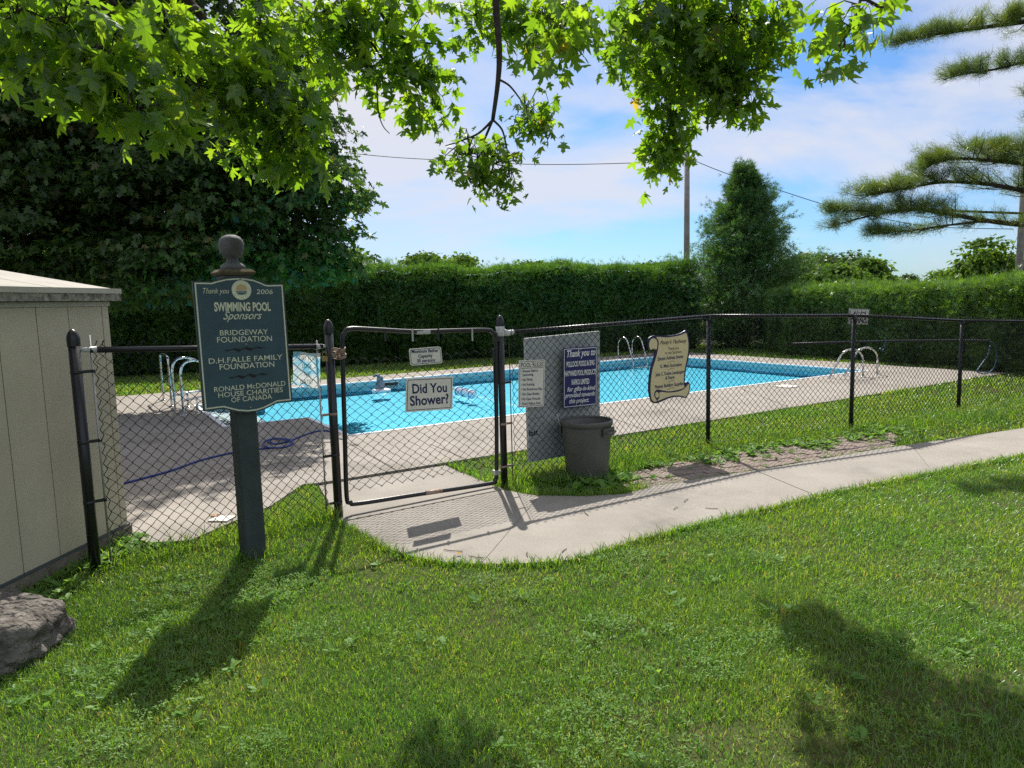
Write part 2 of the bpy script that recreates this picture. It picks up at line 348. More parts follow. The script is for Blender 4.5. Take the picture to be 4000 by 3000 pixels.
def smooth_path(pts, n=6, closed=False):
    P = [np.array(p, float) for p in pts]; m = len(P); out = []
    for i in range(m if closed else m - 1):
        g = (lambda k: P[k % m]) if closed else (lambda k: P[min(max(k, 0), m - 1)])
        a, b, c, d = g(i - 1), g(i), g(i + 1), g(i + 2)
        for t in np.linspace(0, 1, n, endpoint=False):
            out.append(0.5 * (2 * b + (c - a) * t + (2 * a - 5 * b + 4 * c - d) * t * t + (3 * b - a - 3 * c + d) * t ** 3))
    if not closed: out.append(P[-1])
    return out
def inset(sz, d):
    P = np.array(sz, float); n = len(P); area = sum(P[i][0] * P[(i + 1) % n][1] - P[(i + 1) % n][0] * P[i][1] for i in range(n)); sg = 1 if area > 0 else -1
    out = []
    for i in range(n):
        e1 = P[i] - P[i - 1]; e2 = P[(i + 1) % n] - P[i]; e1 /= np.linalg.norm(e1) + 1e-9; e2 /= np.linalg.norm(e2) + 1e-9
        n1 = np.array([-e1[1], e1[0]]) * sg; n2 = np.array([-e2[1], e2[0]]) * sg; b = n1 + n2; b /= max(1e-6, np.linalg.norm(b)); k = d / max(0.35, b @ n1)
        out.append(tuple(P[i] + b * k))
    return out
def in_poly(X, Y, poly):
    P = np.array(poly); inside = np.zeros(X.shape, bool); n = len(P)
    for i in range(n):
        x0, y0 = P[i]; x1, y1 = P[(i + 1) % n]
        c = ((y0 > Y) != (y1 > Y)) & (X < (x1 - x0) * (Y - y0) / (y1 - y0 + 1e-12) + x0); inside ^= c
    return inside

# lettering -----------------------------------------------------------------
_txt = {}
def text_mesh(body, bold):
    key = (body, bold)
    if key in _txt: return _txt[key]
    cu = bpy.data.curves.new('lettering', 'FONT'); cu.body = body; cu.size = 1.0; cu.resolution_u = 3; cu.offset = bold
    ob = bpy.data.objects.new('lettering_tmp', cu); COL.objects.link(ob)
    dg = bpy.context.evaluated_depsgraph_get(); me = bpy.data.meshes.new_from_object(ob.evaluated_get(dg))
    V = np.zeros(len(me.vertices) * 3); me.vertices.foreach_get('co', V); V = V.reshape(-1, 3)
    Fs = [tuple(p.vertices) for p in me.polygons]
    bpy.data.objects.remove(ob); bpy.data.curves.remove(cu); bpy.data.meshes.remove(me)
    _txt[key] = (V, Fs); return _txt[key]
CAP = 0.69
def lettering(parent, pl, body, left, right, cap_px, m, bold=0.0, shear=0.0, off=0.0015):
    """one line of print on plane pl; left/right are the photo pixels of the ends of its baseline"""
    V, Fs = text_mesh(body, bold); s0, z0 = pl.sz(*left); s1, z1 = pl.sz(*right)
    mid = pl.P((left[0] + right[0]) / 2, (left[1] + right[1]) / 2); cap = cap_px * ((mid - ORG) @ FWD) / F
    x0, x1 = V[:, 0].min(), V[:, 0].max(); kx = (s1 - s0) / (x1 - x0); ky = cap / CAP
    mb = MB(); vs = []
    for x, y, _ in V:
        u = (x - x0) / (x1 - x0)
        vs.append(pl.W(s0 + (x - x0) * kx + shear * y * ky, z0 + (z1 - z0) * u + y * ky, off))
    mb.add(vs, Fs)
    return mb.build('lettering', m, parent)

# scattered leaves -----------------------------------------------------------
def frames(normal, tip):
    Z = normal / (np.linalg.norm(normal, axis=1, keepdims=True) + 1e-9)
    Y = tip - Z * np.sum(tip * Z, axis=1, keepdims=True); Y /= np.linalg.norm(Y, axis=1, keepdims=True) + 1e-9
    return np.cross(Y, Z), Y, Z
def scatter(tv, tf, pos, X, Y, Z, size):
    n, k = len(pos), len(tv); tv = np.array(tv, float); size = np.asarray(size).reshape(n, 1, 1)
    V = pos[:, None, :] + size * (tv[None, :, 0:1] * X[:, None, :] + tv[None, :, 1:2] * Y[:, None, :] + tv[None, :, 2:3] * Z[:, None, :])
    T = (np.array(tf)[None] + (np.arange(n) * k)[:, None, None]).reshape(-1, len(tf[0]))
    return V.reshape(-1, 3), T
def rnd_unit(n):
    v = RNG.normal(size=(n, 3)); return v / np.linalg.norm(v, axis=1, keepdims=True)
def maple(right, stem=True, curl=0.0, skew=0.0):
    out = [(0, 0)] + right + [(0, 1.0)] + [(-x, y) for x, y in reversed(right)]
    vs = [(0, 0.32, 0.0)] + [(x, y, -(0.30 + curl) * abs(x) - (0.22 + 1.4 * curl) * max(0, y - 0.35) ** 2 + 0.05 + skew * x * y) for x, y in out]
    n = len(out); fs = [(0, 1 + i, 1 + (i + 1) % n) for i in range(n)]
    if stem:
        b = len(vs); vs += [(-0.012, 0.02, 0), (0.012, 0.02, 0), (0.0, -0.55, 0.12)]; fs.append((b, b + 1, b + 2))
    return vs, fs
LEAF_FINE = maple([(0.10, 0.05), (0.36, -0.02), (0.29, 0.09), (0.155, 0.20), (0.34, 0.30), (0.53, 0.53), (0.36, 0.50), (0.125, 0.47), (0.24, 0.68), (0.10, 0.77)])
LEAF_FINE2 = maple([(0.12, 0.02), (0.40, 0.06), (0.20, 0.20), (0.37, 0.34), (0.60, 0.44), (0.40, 0.50), (0.14, 0.50), (0.22, 0.64), (0.21, 0.74), (0.09, 0.80)])
_rt1 = [(0.10, 0.05), (0.36, -0.02), (0.29, 0.09), (0.155, 0.20), (0.34, 0.30), (0.53, 0.53), (0.36, 0.50), (0.125, 0.47), (0.24, 0.68), (0.10, 0.77)]
_rt2 = [(0.08, 0.06), (0.30, 0.10), (0.17, 0.22), (0.42, 0.38), (0.50, 0.62), (0.28, 0.55), (0.13, 0.55), (0.16, 0.72), (0.18, 0.80), (0.07, 0.86)]
FINE = [LEAF_FINE, LEAF_FINE2, maple(_rt1, True, .45, .25), maple(_rt2, True, .2, -.3), maple(_rt2, True, -.35, .15), maple(_rt1, True, .9, -.2)]
LEAF_MID = maple([(0.34, 0.0), (0.16, 0.22), (0.52, 0.50), (0.14, 0.48), (0.20, 0.70)], False)
LEAF_LOW = ([(0, 0, 0), (0.42, 0.45, -0.1), (0, 1, -0.08), (-0.42, 0.45, -0.1)], [(0, 1, 2), (0, 2, 3)])
SPRAY = ([(-0.05, 0, 0), (0.05, 0, 0), (0.0, 1.0, -0.12), (0.03, 0.25, 0), (0.10, 0.18, 0), (0.46, 0.74, -0.05), (-0.03, 0.25, 0), (-0.10, 0.18, 0), (-0.46, 0.74, -0.05)], [(0, 1, 2), (3, 4, 5), (7, 6, 8)])

# ================================================================== THE SETTING
# pool rectangle (from its corners in the photograph)
NL, NR, FR = (np.array(G2(*p)) for p in ((1362, 1710), (3391, 1452), (2530, 1400)))
U = (NR - NL); PL = np.linalg.norm(U); U /= PL; VV = np.array([-U[1], U[0]]); PW = float((FR - NR) @ VV)
def uv(a, b): return tuple(NL + U * a + VV * b)
BAY0, BAY1, BAYD = 1.95, 4.9, 1.25
water_z, deck_z, floor_z = -0.075, 0.03, -0.25    # floor at its apparent depth
pool_outline = [uv(0, 0), uv(PL, 0), uv(PL, PW), uv(0, PW), uv(0, BAY1), uv(-BAYD, BAY1), uv(-BAYD, BAY0), uv(0, BAY0)]

# ground: one sheet to the horizon, open over the pool
hole = [uv(-BAYD, 0), uv(PL, 0), uv(PL, PW), uv(-BAYD, PW)]
outer = [(-900, -300), (900, -300), (900, 1500), (-900, 1500)]
tri = tessellate_polygon([[Vector((*p, 0)) for p in outer], [Vector((*p, 0)) for p in hole]])
np_mesh('ground', [(*p, 0) for p in outer + hole], [t for t in tri], 'soil')['kind'] = 'structure'

# pool deck: concrete round the pool and out to the gate
ga = [G2(*p) for p in ((2400, 1705), (3925, 1461))]
dv = float((np.array(ga[0]) - NL) @ VV)                      # near edge of the deck
du = float((np.array(G2(3925, 1461)) - NL) @ U)              # right edge
df = float((np.array(G2(1275, 1487)) - NL) @ VV)             # far edge
deck_poly = [uv(du, dv), uv(du, df), uv(-9.0, df), (-11.0, 9.0), (-7.0, 5.6), G2(505, 2120), G2(522, 2137), G2(746, 2124), G2(881, 2063), G2(1058, 1988), G2(1182, 1903), G2(1240, 1898), G2(1736, 1817)]
tri = tessellate_polygon([[Vector((*p, 0)) for p in deck_poly], [Vector((*p, 0)) for p in pool_outline]])
allp = deck_poly + pool_outline; nd, npo = len(deck_poly), len(pool_outline)
mb = MB(); mb.add([(*p, deck_z) for p in allp], [t for t in tri])
mb.add([(*p, deck_z) for p in deck_poly] + [(*p, -0.06) for p in deck_poly], [(i, (i + 1) % nd, (i + 1) % nd + nd, i + nd) for i in range(nd)])
deck = mb.build('pool_deck', 'deck_concrete'); deck['kind'] = 'structure'
# apron slab between deck and gate
apron = [G2(1246, 1904), G2(1738, 1824), G2(1930, 1905), G2(1968, 1917), G2(1338, 2043), G2(1318, 2030)]
tag(MB().slab(apron, -0.06, deck_z - 0.012).build('gate_pavement', 'path_concrete'), kind='structure')
# scored lines of the deck
for a, b in (((1330, 1714), (1560, 1845)), ((1680, 1735), (1850, 1805)), ((640, 1880), (1150, 1800)), ((2300, 1600), (2520, 1680)), ((2900, 1520), (3080, 1590)), ((300, 1700), (860, 1690))):
    p, q = G(*a, deck_z), G(*b, deck_z); d = q - p; L = np.linalg.norm(d); d /= L; w = np.array([-d[1], d[0], 0]) * 0.004; up = np.array([0, 0, 0.003])
    MB().add([p + w + up, p - w + up, q - w + up, q + w + up], [(0, 1, 2, 3)]).build('joint', 'joint_dark', deck)

# footpath of concrete slabs
near_e = [(1338, 2052), (1400, 2085), (1480, 2135), (1560, 2170), (1650, 2192), (1750, 2208), (1900, 2215), (2050, 2213), (2246, 2198), (2506, 2116), (2766, 2049), (3000, 1995), (3200, 1945), (3506, 1881), (4000, 1786), (4600, 1690), (5400, 1590)]
far_e = [(1338, 2049), (1968, 1922), (2020, 1932), (2100, 1945), (2300, 1948), (2440, 1938), (2541, 1910), (2766, 1871), (3000, 1838), (3420, 1764), (3680, 1725), (4000, 1678), (4600, 1596), (5400, 1505)]
NE = [np.array(G2(*p)) for p in near_e]; FE = [np.array(G2(*p)) for p in far_e]
path = thing('footpath', None, None, (0, 0, 0)); path['kind'] = 'structure'
def cut(poly, a, b, keep_left, gap):
    """clip polygon by the line a->b"""
    a, b = np.array(a), np.array(b); d = (b - a) / np.linalg.norm(b - a); n = np.array([-d[1], d[0]]) * (1 if keep_left else -1); out = []
    P = [np.array(p) for p in poly]
    for i, p in enumerate(P):
        q = P[(i + 1) % len(P)]; sp, sq = (p - a) @ n - gap, (q - a) @ n - gap
        if sp >= 0: out.append(p)
        if (sp >= 0) != (sq >= 0): out.append(p + (q - p) * sp / (sp - sq))
    return out
path_poly = [tuple(p) for p in NE] + [tuple(p) for p in reversed(FE)]
joints = [((1900, 2191), (2108, 1945)), ((2736, 2057), (2380, 1940)), ((3200, 1951), (2960, 1850)), ((3640, 1850), (3560, 1745)), ((4150, 1765), (4050, 1670)), ((4700, 1680), (4520, 1600))]
jl = [(G2(*a), G2(*b)) for a, b in joints]
for i in range(len(jl) + 1):
    P = path_poly
    if i > 0: P = cut(P, *jl[i - 1], False, 0.003)
    if i < len(jl): P = cut(P, *jl[i], True, 0.003)
    P = [tuple(p) for p in P]
    if len(P) > 2: MB().slab(P, -0.08, 0.022 + 0.002 * (i % 2)).build('slab', 'path_concrete', path)
MB().slab([tuple(p) for p in path_poly], -0.09, 0.006).build('joint_bed', 'joint_dark', path)

# sponsors' brick strip along the fence
brick_far = [(2420, 1862), (2500, 1836), (2766, 1788), (3000, 1752), (3250, 1716), (3420, 1696), (3500, 1690), (3470, 1742)]
brick_poly = [G2(*p) for p in [(2420, 1862), (2470, 1925), (2541, 1906), (2766, 1867), (3000, 1834), (3300, 1779), (3500, 1746)]] + [G2(*p) for p in brick_far[6::-1]][:-1]
strip = thing('brick_paving', None, None, (0, 0, 0)); strip['kind'] = 'structure'
b0 = np.array(G2(2541, 1908)); b1 = np.array(G2(3420, 1762)); BT = (b1 - b0) / np.linalg.norm(b1 - b0); BN = np.array([-BT[1], BT[0]])
bl, bw = 0.20, 0.10
bm_ = MB().box((0, 0, 0), (bl - 0.008, bw - 0.008, 0.06)); proto = None; bricks = []
for j in range(-1, 12):
    for i in range(-4, 26):
        c = b0 + BT * (i * bl + (j % 2) * bl / 2) + BN * (0.055 + j * bw)
        if not in_poly(np.array([c[0]]), np.array([c[1]]), brick_poly)[0]: continue
        if proto is None:
            proto = bm_.build('brick', 'brick', strip); o = proto
        else:
            o = proto.copy(); COL.objects.link(o); o.parent = strip
        o.location = (c[0], c[1], -0.014 + random.uniform(-0.006, 0.006))
        o.rotation_euler = (random.uniform(-.03, .03), random.uniform(-.03, .03), math.atan2(BT[1], BT[0]) + random.uniform(-.03, .03)); bricks.append(o)

# pool shell and water
pool = thing('swimming_pool', 'long rectangular swimming pool of bright blue water with white edge', 'pool', (*uv(PL / 2, PW / 2), 0))
mb = MB()
def wall(a, b, z0, z1): mb.add([(*a, z0), (*b, z0), (*b, z1), (*a, z1)], [(0, 3, 2, 1)])
for i in range(npo): wall(pool_outline[i], pool_outline[(i + 1) % npo], floor_z, -0.15)
mb.add([(*p, floor_z) for p in (uv(0, 0), uv(PL, 0), uv(PL, PW), uv(0, PW))], [(0, 1, 2, 3)])
mb.add([(*p, floor_z) for p in (uv(-BAYD, BAY0), uv(0, BAY0), uv(0, BAY1), uv(-BAYD, BAY1))], [(0, 1, 2, 3)])
mb.build('liner', 'liner', pool)
mb = MB()
for i in range(npo): wall(pool_outline[i], pool_outline[(i + 1) % npo], -0.15, deck_z - 0.012)
mb.build('waterline_band', 'liner_band', pool)
ins = inset(pool_outline, 0.035)
mb = MB(); n = npo
mb.add([(*p, deck_z + 0.006) for p in inset(pool_outline, -0.03)] + [(*p, deck_z + 0.006) for p in ins] + [(*p, deck_z - 0.025) for p in ins],
       [(i, (i + 1) % n, (i + 1) % n + n, i + n) for i in range(n)] + [(i + n, (i + 1) % n + n, (i + 1) % n + 2 * n, i + 2 * n) for i in range(n)])
mb.build('coping', 'coping_white', pool)
for k in range(3):
    d = BAYD - 0.32 - 0.30 * k
    z = -0.105 - 0.04 * k
    MB().slab([uv(-BAYD + 0.01 + 0.0 * k, BAY0 + 0.01), uv(-d if d > 0 else 0, BAY0 + 0.01), uv(-d if d > 0 else 0, BAY1 - 0.01), uv(-BAYD + 0.01, BAY1 - 0.01)][::1] if k == 0 else
              [uv(-d - 0.32, BAY0 + 0.01), uv(-d, BAY0 + 0.01), uv(-d, BAY1 - 0.01), uv(-d - 0.32, BAY1 - 0.01)], floor_z - 0.02, z).build('pool_step', 'coping_white', pool)
wtri = tessellate_polygon([[Vector((*p, 0)) for p in pool_outline]])
np_mesh('water', [(*p, water_z) for p in pool_outline], list(wtri), 'water')['kind'] = 'structure'
# raised bench line under water along the far wall (darker hopper)
# ================================================================== SHED
SA, SB = np.array(G2(0, 2368)), np.array(G2(505, 2104))      # foot of the side wall
sd = (SB - SA) / np.linalg.norm(SB - SA)
S0 = SA - sd * 2.0; SP = Plane(S0, SB)                        # visible face; normal points to +x
shed = thing('garden_shed', 'beige panelled shed with low pale roof and mossy fascia beside the fence', 'shed', (*SB, 0))
LS = np.linalg.norm(SB - S0); zt = 1.84; zb = 0.13
seams = [SP.sz(97, 2262)[0], SP.sz(240, 2192)[0], SP.sz(356, 2140)[0], SP.sz(478, 2090)[0]]
wdt = seams[1] - seams[0]; xs = [0.0] + [seams[0] - wdt * k for k in range(6, 0, -1) if seams[0] - wdt * k > 0.1] + seams + [LS]
for a, b in zip(xs[:-1], xs[1:]):
    MB().plate(SP, [(a + 0.004, zb), (b - 0.004, zb), (b - 0.004, zt), (a + 0.004, zt)], -0.03, 0.0).build('wall_panel', 'shed_panel', shed)
nrm = SP.n; DEP = 2.6
MB().plate(SP, [(0.01, zb), (LS - 0.01, zb), (LS - 0.01, zt), (0.01, zt)], -0.06, -0.0305).build('seam_backing', 'joint_dark', shed)
mb = MB()
gz = zt + 0.5 * DEP * 0.18
for a in (0.0, LS):                                          # gable walls
    s1 = 0.03 if a == 0 else -0.03
    pts = [SP.W(a + s1, zb, -0.062), SP.W(a + s1, zb, -DEP), SP.W(a + s1, zt, -DEP), SP.W(a + s1, gz, -DEP / 2), SP.W(a + s1, zt, -0.062)]
    mb.add(pts, [(0, 1, 2, 3, 4)])
mb.add([SP.W(0, zb, -DEP), SP.W(LS, zb, -DEP), SP.W(LS, zt, -DEP), SP.W(0, zt, -DEP)], [(0, 1, 2, 3)])
mb.build('wall', 'shed_panel', shed)
MB().plate(SP, [(-0.02, 0.0), (LS + 0.02, 0.0), (LS + 0.02, zb - 0.022), (-0.02, zb - 0.022)], -DEP, 0.02).build('plinth', 'plinth', shed)
MB().plate(SP, [(-0.01, zb - 0.02), (LS + 0.01, zb - 0.02), (LS + 0.01, zb - 0.002), (-0.01, zb - 0.002)], -0.05, 0.012).build('sill_strip', 'shed_dark_trim', shed)
MB().plate(SP, [(-0.005, zt + 0.002), (LS + 0.005, zt + 0.002), (LS + 0.005, zt + 0.035), (-0.005, zt + 0.035)], -0.05, 0.012).build('frieze_trim', 'shed_trim', shed)
ov = 0.06; rz = 1.965; slope = 0.185; ridge = DEP / 2
roof = MB()
for sgn in (0, 1):
    o_e = ov if sgn == 0 else -DEP - ov
    za = rz; zr = rz + slope * (ridge + ov)
    A = [SP.W(-ov, za, o_e), SP.W(LS + ov, za, o_e), SP.W(LS + ov, zr, -ridge), SP.W(-ov, zr, -ridge)]
    B = [p - np.array([0, 0, 0.03]) for p in A]
    roof.add(A + B, [(0, 1, 2, 3), (7, 6, 5, 4), (0, 4, 5, 1), (1, 5, 6, 2), (3, 2, 6, 7), (0, 3, 7, 4)])
rf = roof.build('roof', 'shed_roof', shed)
MB().plate(SP, [(-ov, rz - 0.085), (LS + ov, rz - 0.085), (LS + ov, rz - 0.032), (-ov, rz - 0.032)], ov - 0.03, ov + 0.012).build('fascia', 'fascia', rf)
MB().plate(SP, [(-ov, rz - 0.03), (LS + ov, rz - 0.03), (LS + ov, rz + 0.008), (-ov, rz + 0.008)], ov + 0.002, ov + 0.02).build('drip_edge', 'shed_trim', rf)
for a0, a1 in ((LS + ov - 0.03, LS + ov + 0.01), (-ov - 0.01, -ov + 0.03)):
    for s_, e_ in ((ov, -ridge), (-DEP - ov, -ridge)):
        za, zr = rz, rz + slope * (ridge + ov)
        P0 = [SP.W(a0, za - 0.085, s_), SP.W(a1, za - 0.085, s_), SP.W(a1, za - 0.034, s_), SP.W(a0, za - 0.034, s_)]
        P1 = [SP.W(a0, zr - 0.085, e_), SP.W(a1, zr - 0.085, e_), SP.W(a1, zr - 0.034, e_), SP.W(a0, zr - 0.034, e_)]
        MB().add(P0 + P1, [(0, 1, 2, 3), (4, 7, 6, 5), (0, 4, 5, 1), (1, 5, 6, 2), (2, 6, 7, 3), (3, 7, 4, 0)]).build('rake_board', 'fascia', rf)
# roof panel seams
for k in range(1, 7):
    a = LS + ov - 0.62 * k
    if a > 0: MB().add([SP.W(a - .004, rz + .004 + 0.0, ov - 0.01), SP.W(a + .004, rz + .004, ov - 0.01), SP.W(a + .004, rz + slope * (ridge + ov) + .003, -ridge), SP.W(a - .004, rz + slope * (ridge + ov) + .003, -ridge)], [(0, 1, 2, 3)]).build('seam', 'plinth', rf)

# ================================================================== FENCE AND GATE
EP, GL, GR, Q1, Q2, Q3 = (np.array(G2(*p)) for p in ((375, 2235), (1324, 2024), (1971, 1900), (2765, 1745), (3323, 1680), (3742, 1610)))
Q4 = Q3 + (Q3 - Q2) * 1.0 + np.array([0.05, 0.1]); Q5 = Q4 + (Q4 - Q3)
def v3(p, z): return np.array([p[0], p[1], z])
def post(parent, p, h, r, cap=True):
    po = MB().tube([v3(p, -0.1), v3(p, h)], r, 14).build('post', 'black_vinyl', parent)
    if cap: MB().lathe(v3(p, 0), [(r * 1.12, h - 0.045), (r * 1.14, h), (r * 1.08, h + 0.022), (r * 0.8, h + 0.048), (r * 0.45, h + 0.064), (0.002, h + 0.07)], 14).build('post_cap', 'black_vinyl', po)
    return po
DW, DH, WR = 0.041, 0.080, 0.0033
def fabric(parent, pa, pb, za, zb, base=0.05, sag=None, loops=True, jitter=0.002, side=0.028, inset_a=0.06, inset_b=0.03):
    """woven wire between two posts: zigzag wires hooked into each other, twisted ends above the rail"""
    a, b = np.array(pa), np.array(pb); L = np.linalg.norm(b - a); t = (b - a) / L; nrm = np.array([t[1], -t[0]])
    L0, L1 = inset_a, L - inset_b; nw = max(2, int(round((L1 - L0) / DW))); w = (L1 - L0) / nw
    mb = MB()
    for i in range(nw + 1):
        c = L0 + w * i; top = za + (zb - za) * c / L; rows = int(round((top - base) / (DH / 2))); h = (top - base) / rows; pts = []
        last = rows + (1 if loops else 0)
        for k in range(last + 1):
            s = 1 if (k + i) % 2 else -1
            x = c + s * (w / 2 + 0.0025) if not ((i == 0 and s < 0) or (i == nw and s > 0)) else c
            z = base + h * k
            if k == last and loops: z -= h * 0.08; 
            e = side + (0.003 if s > 0 else -0.003)
            jx, jz = random.gauss(0, jitter), random.gauss(0, jitter)
            dx, dz = sag(x / L, (z - base) / (top - base)) if sag else (0, 0)
            x += dx + jx; z += dz + jz
            p = a + t * x - nrm * e
            pts.append((p[0], p[1], z))
            # short bend at each knuckle
        if loops:
            q = np.array(pts[-1]); pts.append(tuple(q + np.array([t[0] * 0.012, t[1] * 0.012, 0.028])))
        mb.tube(pts, WR, 5, caps=False)
    return mb.build('wire_mesh', 'black_wire', parent)
def band(parent, p, z, t, r=0.034, m='black_vinyl', ln=0.075):
    """clamp round a post that reaches out to the tension bar"""
    mb = MB().lathe(v3(p, 0), [(r, z - 0.012), (r + 0.004, z - 0.010), (r + 0.004, z + 0.010), (r, z + 0.012)], 14)
    q = v3(p, z) + np.array([t[0], t[1], 0]) * (r + ln / 2); mb.box(q, (ln, 0.008, 0.022), [(t[0], t[1], 0), (-t[1], t[0], 0), (0, 0, 1)])
    mb.lathe(v3(p, z) + np.array([t[0], t[1], 0]) * (r + ln - 0.01) + np.array([t[1], -t[0], 0]) * 0.010, [(0.0, -0.009), (0.008, -0.009), (0.008, 0.009), (0.0, 0.009)], 6)
    return mb.build('tension_band', m, parent)
# left run
tl = (GL - EP) / np.linalg.norm(GL - EP)
lf = thing('chain_link_fence', 'short black chain link fence run between beige shed and gate', 'fence', (*EP, 0))
post(lf, EP, 1.62, 0.036); post(lf, GL, 1.62, 0.036)
RAIL_L = (1.545, 1.47)
MB().tube([v3(EP + tl * 0.09, RAIL_L[0]), v3(GL - tl * 0.06, RAIL_L[1])], 0.021, 12).build('top_rail', 'black_vinyl', lf)
MB().tube([v3(EP + tl * 0.034, RAIL_L[0] + .004), v3(EP + tl * 0.13, RAIL_L[0])], [0.012, 0.025], 10).build('rail_end', 'duct_tape', lf)
MB().tube([v3(GL - tl * 0.034, RAIL_L[1]), v3(GL - tl * 0.12, RAIL_L[1])], [0.014, 0.026], 10).build('rail_end', 'duct_tape', lf)
fabric(lf, EP, GL, RAIL_L[0], RAIL_L[1], base=0.04, inset_a=0.11, inset_b=0.075)
for p, s, zz in ((EP, 1, RAIL_L[0] + 0.10), (GL, -1, RAIL_L[1] + 0.05)):
    q = p + tl * s * 0.098; e = np.array([tl[1], -tl[0]]) * -0.02
    MB().tube([v3(q + e, 0.05), v3(q + e, zz)], 0.007, 6).build('tension_bar', 'galvanised', lf)
for z in (1.40, 0.92, 0.50): band(lf, EP, z, tl)
for z in (0.90, 0.55, 0.14): band(lf, GL, z, -tl, m='worn_steel' if z > .8 else 'black_vinyl')
# right run
rfence = thing('chain_link_fence', 'long black chain link fence run beside the path with five posts', 'fence', (*GR, 0))
RP = [GR, Q1, Q2, Q3, Q4, Q5]; RZ = [1.50, 1.565, 1.50, 1.345, 1.24, 1.15]
post(rfence, GR, 1.60, 0.034)
for p, z in zip(RP[1:], RZ[1:]):
    po = MB().tube([v3(p, -0.1), v3(p, z - 0.01)], 0.025, 12).build('post', 'black_vinyl', rfence)
    MB().lathe(v3(p, 0), [(0.031, z - 0.05), (0.032, z + 0.004), (0.02, z + 0.012), (0.002, z + 0.014)], 12).build('loop_cap', 'black_vinyl', po)
for i in range(len(RP) - 1):
    a, b = RP[i], RP[i + 1]; t = (b - a) / np.linalg.norm(b - a); nn = np.array([t[1], -t[0]])
    MB().tube([v3(a + t * (0.05 if i == 0 else 0), RZ[i]), v3(b, RZ[i + 1])], 0.020, 12).build('top_rail', 'black_vinyl', rfence)
    fabric(rfence, a, b, RZ[i], RZ[i + 1], base=0.05, side=-0.026, inset_a=0.10 if i == 0 else 0.0, inset_b=0.0)
t0 = (Q1 - GR) / np.linalg.norm(Q1 - GR)
q = GR + t0 * 0.098; MB().tube([v3(q, 0.05), v3(q, 1.49)], 0.006, 6).build('tension_bar', 'black_vinyl', rfence)
for z in (1.02, 0.62, 0.20): band(rfence, GR, z, t0, 0.032, 'worn_steel' if z < .7 else 'black_vinyl')
mb = MB().lathe(v3(GR, 0), [(0.036, 1.47), (0.041, 1.48), (0.040, 1.53), (0.042, 1.56), (0.036, 1.565)], 12)
mb.tube([v3(GR + t0 * 0.03, 1.51), v3(GR + t0 * 0.09, 1.495), v3(GR + t0 * 0.15, 1.503)], [0.034, 0.029, 0.024], 9); mb.build('tape_wrap', 'duct_tape', rfence)
# bottom tension wire of the right run
for i in range(4): MB().tube([v3(RP[i], 0.05), v3(RP[i + 1], 0.05)], 0.003, 4).build('bottom_wire', 'black_wire', rfence)

# gate
GP = Plane(GL, GR); gate = thing('gate', 'black chain link gate with rounded pipe frame and two white signs', 'gate', (*((GL + GR) / 2), 0))
gpx = [(1338, 1330), (1345, 1302), (1368, 1284), (1480, 1288), (1622, 1295), (1780, 1291), (1900, 1289), (1925, 1299), (1936, 1325), (1938, 1500), (1940, 1700), (1939, 1850), (1932, 1875), (1912, 1889), (1640, 1930), (1400, 1967), (1370, 1962), (1354, 1938), (1347, 1700), (1341, 1500)]
gsz = [GP.sz(*p) for p in gpx]
MB().tube([GP.W(a, z) for a, z in smooth_path([np.array([a, z]) for a, z in gsz], 5, True)], 0.020, 12, closed=True).build('gate_frame', 'black_vinyl', gate)
s0_, z0_ = gsz[17]; s1_, z1_ = gsz[8]
LG = np.linalg.norm(GR - GL)
mb = MB(); nw = 29; gw = (s1_ - s0_ - 0.09) / nw; gb, gt = z0_ + 0.03, z1_ - 0.085
for i in range(nw + 1):
    pts = []; rows = 30; c = s0_ + 0.045 + gw * i
    for k in range(rows + 1):
        s = 1 if (k + i) % 2 else -1; f = k / rows; u = (c - s0_) / (s1_ - s0_)
        x = c + s * (gw / 2 + 0.002); x = min(max(x, s0_ + 0.035), s1_ - 0.035)
        z = gb + (gt - gb) * f
        z += 0.012 * math.sin(u * 7 + f * 3) * f * (1 - f) * 3 - 0.018 * math.sin(math.pi * u) * f + random.gauss(0, .0035)
        x += 0.010 * math.sin(f * 9 + u * 4) * math.sin(math.pi * u) + random.gauss(0, .004)
        pts.append(GP.W(x, z, -0.012 + 0.003 * s))
    mb.tube(pts, WR, 5, caps=False)
mb.build('wire_mesh', 'black_wire', gate)
MB().tube([GP.W(s1_ - 0.035, gb - 0.10, 0.0), GP.W(s1_ - 0.030, gt, 0.0)], 0.006, 6).build('tension_bar', 'black_vinyl', gate)
for px in (1500, 1607, 1708, 1840):                          # wire ties from the top bar to the mesh
    a, z = GP.sz(px, 1293); MB().box(GP.W(a, z - 0.035, 0.022), (0.016, 0.004, 0.11), [GP.t, GP.n, (0, 0, 1)]).build('tie_strap', 'galvanised' if px in (1607, 1840) else 'black_vinyl', gate)
for (a, b), mm in ((((1625, 1297), (1678, 1295)), 'duct_tape'), (((1660, 1927), (1725, 1917)), 'worn_steel')):
    p, q2 = GP.sz(*a), GP.sz(*b); MB().tube([GP.W(p[0], p[1]), GP.W(q2[0], q2[1])], 0.0212, 12).build('bare_patch', mm, gate)
for py in (1325, 1845):                                       # hinges to the post
    a, z = GP.sz(1938, py); b = GP.sz(1968, py)
    MB().tube([GP.W(a - .02, z, .0), GP.W(b[0], z, 0.0)], 0.011, 8).box(GP.W(a, z, 0), (0.05, 0.05, 0.045), [GP.t, GP.n, (0, 0, 1)]).build('hinge', 'galvanised' if py > 1500 else 'black_vinyl', gate)
ch = thing('gate_chain', 'rusty chain wound round gate frame and post with padlock', 'chain', GP.W(0.0, 1.36))
za_ = GP.sz(1320, 1380)[1]
